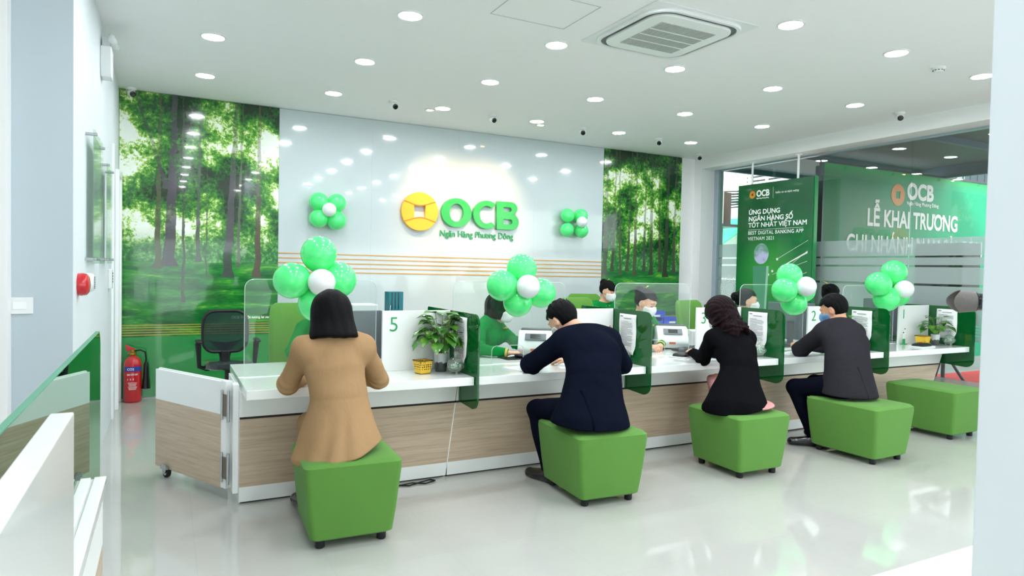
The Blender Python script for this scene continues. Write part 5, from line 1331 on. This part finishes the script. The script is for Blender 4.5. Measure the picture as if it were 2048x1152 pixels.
def person(name_label, J, res=.0055):
    """J: joints in world coordinates; see the calls"""
    base = (J['pel'][0], J['pel'][1], 0)
    t_ = thing('person', name_label, 'person', base)
    fem = J.get('fem', 1); k = 1.0 if fem else 1.10; sc = J.get('hs', 1.10 if fem else 1.15)
    pel, wai, che, nb = [A(J[q]) for q in ('pel', 'wai', 'che', 'nb')]
    hc = A(J['head']); HR = frame_fwd(J['face'], J.get('pitch', 0), J.get('roll', 0))
    shR, shL = A(J['shR']), A(J['shL'])
    acr = unit(shR-shL)                       # across the shoulders
    bk_c = unit(np.cross(acr, unit(nb-che)))  # chest depth axis
    acp = unit(J.get('pelr', acr*A((1, 1, 0)))); bk_p = unit(np.cross(acp, A((0, 0, 1))))
    bk_w = unit(bk_c+bk_p*(1 if bk_c@bk_p > 0 else -1))
    arms = []
    for s_ in 'RL': arms.append((A(J['sh'+s_]), A(J['el'+s_]), A(J['wr'+s_]), J['hd'+s_], s_))
    legs = [(A(J['pel'])+acp*(.09 if s_ == 'R' else -.09)+A((0, 0, -.01)), A(J['kn'+s_]), A(J['an'+s_]), unit(J['ft'+s_]), s_) for s_ in 'RL']
    def torso(P, g):
        d = econe(P, pel-acp*.035, pel+acp*.035, .120*k+g, .120*k+g, bk_p, .85)
        d = smin(d, econe(P, pel, wai, .135*k+g, (.112 if fem else .138)*k+g, bk_w, .74), .06)
        d = smin(d, econe(P, wai, che, (.112 if fem else .138)*k+g, (.135 if fem else .155)*k+g, bk_c, .72), .06)
        up = unit(nb-che)
        d = smin(d, econe(P, che, che*.35+nb*.65, (.135 if fem else .155)*k+g, (.10 if fem else .12)*k+g, bk_c, .66), .05)
        d = smin(d, econe(P, shL+acr*.03, shR-acr*.03, .052*k+g, .052*k+g, bk_c, .95), .06)
        pd = .014 if g > .01 else 0
        d = smin(d, cone(P, shL+acr*.012, nb+acr*-.03, .048*k+g+pd, .042*k+g), .04)
        d = smin(d, cone(P, shR-acr*.012, nb+acr*.03, .048*k+g+pd, .042*k+g), .04)
        if fem:
            fw = bk_c if bk_c@(A(J['front'])) > 0 else -bk_c
            for s_ in (-1, 1): d = smin(d, ellip(P, che+fw*.085+acr*s_*.065-up*.01, (.055+g, .055+g, .055+g)), .05)
        return d
    def body(P):
        d = torso(P, -.012)
        d = smin(d, neck_fn(P, nb-unit(nb-che)*.02, hc, HR, .050 if fem else .060), .03)
        d = smin(d, head_fn((P-hc)/sc+hc, hc, HR)*sc, .012)
        for sh, el, wr, hd, s_ in arms:
            d = smin(d, cone(P, sh, el, .040*k, .034*k), .02); d = smin(d, cone(P, el, wr, .036*k, .024*k), .02)
            if hd: d = smin(d, hand_fn(P, wr, hd[0], hd[1], hd[2], .95 if fem else 1.06, 1 if s_ == 'L' else -1), .012)
        for hp, kn, an, ft, s_ in legs:
            d = smin(d, cone(P, hp, kn, .076*k, .048*k), .04); d = smin(d, cone(P, kn, an, .048*k, .033*k), .02)
            d = smin(d, econe(P, an-ft*.03+A((0, 0, -.05)), an+ft*.12+A((0, 0, -.062)), .030, .022, (0, 0, 1), .8), .03)
        return d
    pts = np.array([pel, wai, che, nb, hc]+[q for a in arms for q in a[:3]]+[q for l in legs for q in l[1:3]])
    lo = pts.min(0)-.36; hi = pts.max(0)+.30; lo[2] = max(lo[2], -.01)
    sdf_obj('body', body, lo, hi, res, J.get('skin', skin_m), t_, base, 1)
    # ---- garments
    cl = J['top']; g = cl.get('g', .012)
    hem = cl['hem']                          # (centre, rx, ry, z0) flared skirt of the jacket
    def jacket(P):
        d = torso(P, g)
        if hem:
            c, r, kk, zz = hem
            d = smin(d, econe(P, wai, A(c), (.118 if fem else .142)*k+g, r, bk_p, kk), .05)
        for sh, el, wr, hd, s_ in arms:
            ue = cone(P, sh, el, (.056 if fem else .066)*k+g*.5, (.046 if fem else .054)*k+g*.5)
            fe = cone(P, el, wr, (.046 if fem else .054)*k+g*.4, (.034 if fem else .041)*k+g*.3)
            fe = smax(fe, (P-wr)@unit(wr-el)-.0, .008)
            ar = smin(ue, fe, .03)
            ar = ar+np.exp(-(((P-el)@unit(wr-sh))/.05)**2)*.0035*np.sin(160*((P-el)@unit(wr-sh)))
            d = smin(d, ar, .03)
        d = d+wrinkle(P, cl.get('wr', .004), seed=J.get('seed', 1))
        if hem and cl.get('fold'):
            q = P-A(hem[0]); th = np.arctan2(q@bk_p, q@acp)
            d = d+cl['fold']*np.sin(9*th+1.5*np.sin(3*th+5*q[:, 2]))*np.clip((wai[2]-.03-P[:, 2])/.25, 0, 1)
        up = unit(nb-che)
        if cl.get('collar', 1):
            d = smin(d, econe(P, nb-up*.02, nb+up*.012, .066*k, .060*k, bk_c, .95), .02)
            d = smax(d, (P-nb)@unit(up+A((0, 0, .2)))-cl.get('col_h', .020), .008)
            d = smax(d, -cone(P, nb-up*.005, nb+up*.10, .050*k, .060*k), .008)
        if hem:
            n_ = unit(cl.get('hemn', (0, 0, 1)))
            d = smax(d, -((P-A(hem[0]))@n_-hem[3]), .012)
            if cl.get('vent'):
                v0 = A(hem[0])-bk_p*(1 if bk_p@A(J['front']) > 0 else -1)*r_vent+acp*cl.get('ventx', 0)
                q = P-v0; d = np.maximum(d, -np.maximum(np.maximum(np.abs(q@acp)-.0045, P[:, 2]-cl['vent']), -(d+.009)))
        return d
    r_vent = (hem[1] if hem else .2)*(hem[2] if hem else 1)
    sdf_obj(cl['name'], jacket, lo, hi, res, cl['m'], t_, base, 1)
    if 'legs' in J:
        lg = J['legs']
        def trousers(P):
            d = econe(P, pel-acp*.035-A((0, 0, .01)), pel+acp*.035-A((0, 0, .01)), .128*k, .128*k, bk_p, .85)
            for hp, kn, an, ft, s_ in legs:
                d = smin(d, cone(P, hp, kn, .090*k, .066*k), .04)
                d = smin(d, cone(P, kn, an, .066*k, lg.get('cuff', .050)), .02)
                d = smax(d, -((P-an)@unit(kn-an))+.0, .006) if not lg.get('skirt') else d
            if lg.get('skirt'):
                d = smax(d, .40-P[:, 2], .02)
                kc = (A(J['knR'])+A(J['knL']))/2
                d = smin(d, econe(P, pel, kc+A((0, 0, -.0)), .15, .115, (0, 0, 1), .62), .05); d = smin(d, ellip(P, pel+A((.035, -.035, -.062)), (.228, .232, .035)), .03)
            d = smax(d, (P-pel)[:, 2]-.07, .02)
            return d+wrinkle(P, .004, seed=3+J.get('seed', 1))
        sdf_obj(lg['name'], trousers, lo, hi, .0065, lg['m'], t_, base, 1)
    if 'shoe' in J:
        for hp, kn, an, ft, s_ in legs:
            z0 = an[2]
            def shoe(P):
                hl = A((an[0], an[1], .040))-ft*.045; to = A((an[0], an[1], .032))+ft*.175
                d = econe(P, hl, to, .043, .038, (0, 0, 1), .95); d = smin(d, cone(P, A((an[0], an[1], .07)), to-ft*.06, .038, .028), .03)
                d = smin(d, cone(P, A((an[0], an[1], .05)), A((an[0], an[1], .085))-ft*.008, .040, .036), .03)
                d = smax(d, -(P[:, 2]-.003), .004); d = smax(d, P[:, 2]-(.085-.0*0), .01)
                return d
            c0 = A((an[0], an[1], .05))
            sdf_obj('shoe', shoe, c0-A((.25, .25, .055)), c0+A((.25, .25, .07)), .004, J['shoe'], t_, base, 1)
    # ---- hair
    hr = J['hair']
    def Q_(P): return (P-hc)@HR/sc
    def cap(Q, gr):  # scalp layer, face and ears left free
        d = ellip(Q, (0, -.012, .026), (.0755+gr, .096+gr, .094+gr))
        return d
    st = hr['style']
    def hairf(P):
        Q = Q_(P); x, y, z = Q[:, 0], Q[:, 1], Q[:, 2]
        if st == 'short':
            d = cap(Q, .010)+.0012*np.sin(95*x+40*z+3*np.sin(50*y))*np.sin(80*y+30*z)
            tuft = hr.get('tuft', .003)*np.maximum(0, np.sin(150*x+4*np.sin(90*y))*np.sin(130*y+40*x))*np.clip((z-.02)*12, 0, 1)
            d = d-tuft
            line = np.where(y > .0, .050+.10*(y-.02), np.where(y > -.03, .018+.1*(y+.03)*8*.1, -.052+.3*np.maximum(0, y+.075)))
            line = np.where(y > .03, .062, np.where(y > -.012, -.002+(y+.012)*1.2, -.055+.0*y))
            d = smax(d, line-z, .008)
            d = smax(d, -ellip(Q, (.078, -.004, -.008), (.03, .022, .034)), .006); d = smax(d, -ellip(Q, (-.078, -.004, -.008), (.03, .022, .034)), .006)
        elif st == 'long':       # straight hair to the shoulders
            d = cap(Q, .020)
            b = econe(Q, (0, -.035, .02), (0, -.055, hr['len']), .098, hr.get('w', .120), (0, 1, 0), .72)
            b = smax(b, hr['len']+.0-z-.002*np.sin(40*x), .012)
            d = smin(d, b, .04)
            d = smax(d, -ellip(Q, (0, .120, -.04), (.062, .085, .125)), .02)
            d = d+.0010*np.sin(120*x+2*np.sin(20*z))
        elif st == 'wavy':
            d = cap(Q, .026)
            b = econe(Q, (0, -.030, .0), (.0, -.055, hr['len']), .105, .115, (0, 1, 0), .78)
            b = smax(b, hr['len']-z+.018*np.sin(45*x+2)+.012*np.sin(95*x), .015)
            d = smin(d, b, .04)
            d = smin(d, econe(Q, (.07, .0, -.02), (.085, .015, hr['len']+.03), .035, .022, (0, 1, 0), .9), .03)
            d = smin(d, econe(Q, (-.07, .0, -.02), (-.095, .02, hr['len']+.01), .035, .020, (0, 1, 0), .9), .03)
            d = smax(d, -ellip(Q, (0, .118, -.03), (.055, .080, .105)), .02)
            w = np.clip((.08-z)*6, 0, 1)
            d = d+w*(.006*np.sin(70*x+5*np.sin(38*z))+.005*np.sin(62*z+40*y+3*np.sin(40*x)))+.0015*np.sin(300*x+60*z)
        elif st == 'bob':
            d = cap(Q, .018)
            b = econe(Q, (0, -.022, .01), (0, -.028, hr.get('len', -.085)), .094, .094, (0, 1, 0), .9)
            b = smax(b, hr.get('len', -.085)-z, .02)
            d = smin(d, b, .03); d = smax(d, -ellip(Q, (0, .125, -.05), (.085, .095, .115)), .015)
            d = d+.001*np.sin(230*x+200*y)
        else:                    # 'bun'
            d = cap(Q, .010)
            line = np.where(y > .03, .060-.2*(.09-y)*0, np.where(y > -.012, .012+(y+.012)*1.1, -.048))
            d = smax(d, line-z, .012)
            d = smax(d, -ellip(Q, (.078, -.002, -.008), (.03, .020, .034)), .006); d = smax(d, -ellip(Q, (-.078, -.002, -.008), (.03, .020, .034)), .006)
            bc = hr.get('bun', (0, -.115, .055))
            d = smin(d, ellip(Q, bc, (.048, .042, .045))+.002*np.sin(200*z+150*x), .015)
            if hr.get('fringe'):
                f = ellip(Q, (0, .045, .045), (.070, .056, .046)); f = smax(f, -(z-.030+.0*x), .006); d = smin(d, f, .01)
            d = d+.001*np.sin(260*x+90*z)
        return d*sc
    ext = abs(hr.get('len', 0))*sc+.17
    sdf_obj('hair', hairf, hc-ext, hc+.22, .0042, hr['m'], t_, base, 1)
    W_ = lambda p: hc+HR@(A(p)*sc)-A(base)    # head space to the person's own space
    MM = Matrix(((HR[0][0], HR[0][1], HR[0][2], 0), (HR[1][0], HR[1][1], HR[1][2], 0), (HR[2][0], HR[2][1], HR[2][2], 0), (0, 0, 0, 1)))
    MH = Matrix.Translation(V([float(q) for q in (hc-A(base))])) @ MM
    if J.get('mask'):
        def maskf(P):
            Q = Q_(P); x, y, z = Q[:, 0], Q[:, 1], Q[:, 2]
            ridge = ellip(Q, (0, .062, -.045), (.050, .062, .062))
            d = smin(head_fn(Q, (0, 0, 0), np.eye(3, dtype=F32))-.004, ridge, .02)-.002
            d = smax(d, z-.006+.35*np.abs(x)-.006, .006); d = smax(d, -.100-z, .01); d = smax(d, .028-y+.25*np.abs(z+.045), .006)
            d = smax(d, -(head_fn(Q, (0, 0, 0), np.eye(3, dtype=F32))-.0005), .002)
            return d*sc
        mk = sdf_obj('face_mask', maskf, hc-.15, hc+.15, .0034, J['mask'], t_, base, 1)
        for s_ in (-1, 1):
            MB().tube([W_((s_*.055, .045, -.012)), W_((s_*.072, .02, .008)), W_((s_*.083, -.018, .022))], .0016, 6).tube([W_((s_*.050, .040, -.075)), W_((s_*.070, .005, -.045)), W_((s_*.084, -.020, -.015))], .0016, 6).build('ear_loop', J['mask'], mk, smooth=True)
    if J.get('face_on'):
        dk_ = MATS.get('brow_dark') or mat('brow_dark', '2a211f', .6, var=.05)
        for s_ in (-1, 1):
            MB().tube([W_((s_*.016, .0925, .034)), W_((s_*.032, .0905, .041)), W_((s_*.048, .079, .036))], [.0022, .003, .0012], 6, flat=.6).build('eyebrow', dk_, t_, smooth=True)
            if J.get('eyes', 'down') == 'open':
                e_ = MB().sph((0, 0, 0), (.0125, .006, .0072), 16, 10, M=MM).build('eye', MATS.get('eye_white') or mat('eye_white', 'e6e4e0', .25, var=.02), t_, smooth=True, loc=V([float(q) for q in W_((s_*.031, .0835, .012))]))
                MB().sph((0, 0, 0), (.0060, .003, .0062), 14, 8, M=MM).build('iris', dk_, e_, smooth=True, loc=V([float(q) for q in HR@A((0, .0042, 0))]))
            MB().tube([W_((s_*.017, .0865, .009 if J.get('eyes') == 'down' else .015)), W_((s_*.031, .0905, .0055 if J.get('eyes') == 'down' else .0195)), W_((s_*.046, .0795, .009 if J.get('eyes') == 'down' else .0135))], [.0012, .0022, .0016], 6).build('eyelashes', dk_, t_, smooth=True)
    if J.get('clip'):
        gm = MATS.get('gold_clip') or mat('gold_clip', 'e6cf7e', .3, metal=.6, var=.1)
        c = A(J['clip']); m_ = MB()
        leaf(m_, W_(c), W_(c+A((.05, .0, .022))), .014, (0, 0, 1), .1); leaf(m_, W_(c), W_(c+A((-.05, -.0, .022))), .014, (0, 0, 1), .1)
        m_.sph(V([float(q) for q in W_(c)]), .009, 10, 6)
        m_.build('hair_clip', gm, t_, smooth=True)
    if J.get('uniform'):
        gm = MATS.get('gold_trim') or mat('gold_trim', 'd9bf63', .45, bumpn=(200, .6), var=.25)
        up = unit(nb-che); fw = unit(A(J['front'])); m_ = MB()
        bb = A(base)
        for sgn in (-1, 1):
            pts_ = [nb+acr*sgn*.058*1.0+fw*.0+up*.022-bb, nb+acr*sgn*.050+fw*.045+up*.005-bb, nb+acr*sgn*.022+fw*.085-up*.030-bb]
            m_.tube([V([float(x) for x in p]) for p in pts_], .0085, 8, flat=.6)
        m_.build('gold_collar_trim', gm, t_, smooth=True)
        m_ = MB()
        for sh, el, wr, hd, s_ in arms:
            u = unit(wr-el); a0 = wr-u*.024-bb; a1 = wr-u*.004-bb
            m_.tube([V([float(x) for x in a0]), V([float(x) for x in a1])], [.040, .038], 18)
        m_.build('gold_cuff', gm, t_, smooth=True)
        pc = che+acr*.06*-1+up*.055+fw*(.118)-bb
        Mx_ = Matrix.Translation(V([float(x) for x in pc])) @ Matrix(((float(acr[0]), float(fw[0]), float(up[0]), 0), (float(acr[1]), float(fw[1]), float(up[1]), 0), (float(acr[2]), float(fw[2]), float(up[2]), 0), (0, 0, 0, 1)))
        MB().cbox((0, .004, 0), (.055, .022, .014), Mx_).build('name_badge', MATS.get('badge_gold') or mat('badge_gold', 'e0c26a', .3, metal=.4, var=.05), t_)
    if J.get('shirt'):
        up = unit(nb-che)
        def shf(P):
            d = econe(P, nb-up*.02, nb+up*.050, .068*k, .062*k, bk_c, .95)
            d = smax(d, (P-nb)@up-.052, .004); d = smax(d, -cone(P, nb-up*.03, nb+up*.10, .052*k, .052*k), .003)
            return smax(d, -.03-(P-nb)@up, .01)
        sdf_obj('shirt_collar', shf, nb-.12, nb+.12, .0035, shirt_m, t_, base, 1)
    return t_
DOWN = lambda d, c=.5: (d, (0, 0, 1), c)
# ---- customers on the stools
person('person with straight black hair in a camel blazer, seated on the nearest stool', dict(fem=1, seed=1,
    pel=(.875, 3.80, .565), wai=(.868, 3.775, .755), che=(.850, 3.80, .93), nb=(.838, 3.83, 1.095), head=(.838, 3.875, 1.205), face=(.02, 1, 0), pitch=-.25, front=(0, 1, 0), pelr=(1, .02, 0),
    shL=(.688, 3.825, 1.030), shR=(1.018, 3.825, 1.024), elL=(.625, 3.985, .815), elR=(1.150, 3.975, .812), wrL=(.76, 4.22, .800), wrR=(.98, 4.23, .800), hdL=DOWN((.35, 1, -.02)), hdR=DOWN((-.35, 1, -.02)),
    knL=(.79, 4.23, .52), knR=(1.04, 4.22, .52), anL=(.775, 4.14, .09), anR=(1.05, 4.12, .09), ftL=(-.25, 1, 0), ftR=(.1, 1, 0),
    top=dict(name='camel_blazer', m=tan_m, g=.020, hem=((.872, 3.745, .44), .258, .92, .03), hemn=(-.24, -.05, 1), fold=.007, wr=.0045, col_h=.024),
    legs=dict(name='camel_trousers', m=tan_m), shoe=blackg, hair=dict(style='long', m=hair_m, len=-.125, w=.128)))
person('person with short black hair in a navy suit, bent over the counter', dict(fem=0, seed=2,
    pel=(2.545, 3.72, .575), wai=(2.575, 3.745, .76), che=(2.625, 3.84, .92), nb=(2.665, 3.985, 1.075), head=(2.555, 4.12, 1.140), face=(-.28, 1, 0), pitch=-.75, roll=-.1, front=(-.1, 1, 0), pelr=(1, .0, 0),
    shL=(2.465, 3.985, .995), shR=(2.815, 3.90, 1.0), elL=(2.335, 4.190, .815), elR=(3.035, 4.04, .805), wrL=(2.45, 4.42, .800), wrR=(2.80, 4.38, .800), hdL=DOWN((.6, .7, 0)), hdR=DOWN((-.6, .7, 0)),
    knL=(2.365, 4.14, .50), knR=(2.72, 4.17, .52), anL=(2.41, 4.035, .09), anR=(2.72, 4.07, .09), ftL=(-.35, 1, 0), ftR=(.1, 1, 0), mask=mask_m, shirt=1,
    top=dict(name='navy_jacket', m=navy_m, g=.020, hem=((2.505, 3.67, .47), .285, .84, .02), hemn=(.05, -.03, 1), wr=.0045, col_h=.010, fold=.003, vent=.72, ventx=-.12),
    legs=dict(name='navy_trousers', m=navy_m), shoe=blackg, hair=dict(style='short', m=hair_m, tuft=.008)))
person('person with wavy dark red hair in a black blazer, seated and writing', dict(fem=1, seed=3,
    pel=(3.925, 3.765, .565), wai=(3.985, 3.80, .74), che=(4.035, 3.885, .895), nb=(4.055, 4.00, 1.045), head=(4.055, 4.085, 1.160), face=(-.10, 1, 0), pitch=-.55, roll=.0, front=(-.05, 1, 0), pelr=(1, .0, 0),
    shL=(3.915, 4.02, .975), shR=(4.215, 3.945, .97), elL=(3.955, 4.17, .790), elR=(4.32, 4.13, .810), wrL=(4.055, 4.42, .820), wrR=(4.24, 4.40, .80), hdL=((.45, .75, -.1), (-.3, .2, 1), .8), hdR=((-.2, .9, -.05), (.3, -.2, 1), 1.1),
    knL=(4.15, 4.20, .60), knR=(4.27, 4.20, .58), anL=(4.10, 4.17, .09), anR=(4.22, 4.17, .09), ftL=(0, 1, 0), ftR=(0, 1, 0), mask=mask_m,
    top=dict(name='black_blazer', m=black_cl, g=.015, hem=((3.895, 3.735, .46), .272, .86, .030), hemn=(-.18, -.02, 1), wr=.0035),
    legs=dict(name='pink_dress', m=pink_m, skirt=1), shoe=blackg, hair=dict(style='wavy', m=hair2_m, len=-.20)))
person('person with short black hair in a dark grey jacket and blue mask', dict(fem=0, seed=4,
    pel=(5.165, 3.73, .575), wai=(5.205, 3.75, .76), che=(5.265, 3.82, .93), nb=(5.315, 3.93, 1.085), head=(5.325, 3.99, 1.195), face=(-.38, 1, 0), pitch=-.45, front=(-.1, 1, 0), pelr=(1, .03, 0),
    shL=(5.155, 3.96, .995), shR=(5.475, 3.88, .99), elL=(5.175, 4.205, .815), elR=(5.60, 4.13, .82), wrL=(5.36, 4.40, .810), wrR=(5.50, 4.42, .82), hdL=((.35, .5, .18), (-.5, .2, 1), 1.3), hdR=((-.5, .4, .05), (.3, .2, 1), 1.2),
    knL=(4.99, 4.10, .50), knR=(5.34, 4.17, .51), anL=(5.055, 3.95, .09), anR=(5.34, 4.07, .09), ftL=(-.75, .65, 0), ftR=(.1, 1, 0), mask=maskb_m, shirt=1, skin=skin2_m,
    top=dict(name='dark_grey_jacket', m=char_m, g=.018, hem=((5.175, 3.70, .47), .250, .88, .022), hemn=(.02, -.02, 1), fold=.003, wr=.004, col_h=.010, vent=.74, ventx=-.06),
    legs=dict(name='navy_trousers', m=dnavy_m), shoe=blackg, hair=dict(style='short', m=hair_m)))
# ---- clerks in green
def clerk(lab, x, y, f, head, hz=1.205, lean=.10, seat=.48, **kw):
    f = unit(A((f[0], f[1], 0))); r = unit(np.cross(f, A((0, 0, 1))))
    o = A((x, y, 0)); z = lambda h, fw=0, rt=0: tuple((o+f*fw+r*rt+A((0, 0, h))).tolist())
    J = dict(fem=1, pel=z(seat+.095), wai=z(seat+.28, lean*.3), che=z(seat+.44, lean*.75), nb=z(seat+.585, lean*1.15), head=z(hz, lean*1.5+.03), face=tuple(head), pitch=-.3, front=tuple(f.tolist()), pelr=tuple(r.tolist()),
        shL=z(seat+.525, lean, -.152), shR=z(seat+.525, lean, .152), elL=z(.845, lean+.12, -.24), elR=z(.845, lean+.12, .24), wrL=z(.795, lean+.34, -.17), wrR=z(.795, lean+.34, .17), hdL=DOWN(tuple((f*1+r*.2).tolist()), .6), hdR=DOWN(tuple((f*1-r*.2).tolist()), .6),
        knL=z(seat+.04, .40, -.10), knR=z(seat+.04, .40, .10), anL=z(.09, .36, -.10), anR=z(.09, .36, .10), ftL=tuple(f.tolist()), ftR=tuple(f.tolist()), mask=mask_m, uniform=1,
        top=dict(name='green_tunic', m=uni_m, g=.006, hem=None, wr=.003, col_h=.030), legs=dict(name='trousers', m=uni_m), shoe=blackg, hair=dict(style='bun', m=hair_m), face_on=1, eyes='down')
    J.update(kw); return person(lab, J, .006)
clerk('person in green uniform mostly hidden by the woman in camel', 1.10, 5.42, (-.05, -1), (-.05, -1, 0), hair=dict(style='bun', m=hair_m), seed=5)
clerk('person with a black bob and mask in green, working a mouse', 2.52, 5.46, (.62, -.78), (.80, -.60, 0), hz=1.150, seed=6, hair=dict(style='bob', m=hair_m, len=-.085), pitch=-.2,
      elR=(2.34, 5.10, .82), wrR=(2.54, 4.95, .800), hdR=((1, -.10, -.02), (0, 0, 1), .55), elL=(2.78, 5.27, .84), wrL=(3.00, 5.26, .815), hdL=((1, -.25, -.05), (0, 0, 1), .5), shR=(2.42, 5.27, .985), shL=(2.665, 5.44, .985))
clerk('person with gold clip and mask in green, looking down by the middle money counter', 4.20, 5.45, (.15, -1), (.42, -.90, 0), hz=1.195, seed=7, pitch=-.45, hair=dict(style='bun', m=hair_m, bun=(0, -.105, .07)), clip=(0, -.06, .125),
      elR=(3.93, 5.18, .83), wrR=(4.01, 4.965, .80), hdR=((.35, -.75, .05), (-.3, -.1, 1), .9), elL=(4.46, 5.22, .84), wrL=(4.20, 5.00, .80), hdL=((-.6, -.6, .0), (.1, 0, 1), .9))
clerk('person in green and mask, in profile before the light box board', 5.49, 5.40, (.45, -.9), (.80, -.55, 0), hz=1.205, seed=8, eyes='open', pitch=-.1, hair=dict(style='bun', m=hair_m, bun=(0, -.112, .035)),
      elR=(5.36, 5.10, .84), wrR=(5.62, 4.90, .80), hdR=((.7, -.35, 0), (0, 0, 1), .7))
clerk('person with bun and gold clip turned away behind the man in dark grey', 6.82, 5.38, (.5, -.85), (.75, .10, 0), hz=1.265, seed=9, hair=dict(style='bun', m=hair_m, bun=(.0, -.112, .050)), clip=(.0, -.125, .105))
clerk('person with fringe and mask in green at the back desk', 5.20, 7.52, (.25, -.95), (.42, -.88, 0), hz=1.235, seed=10, pitch=-.35, hair=dict(style='bun', m=hair_m, fringe=1, bun=(0, -.09, .075)), clip=(0, -.05, .125),
      shL=(5.36, 7.40, 1.03), shR=(5.06, 7.44, 1.03))
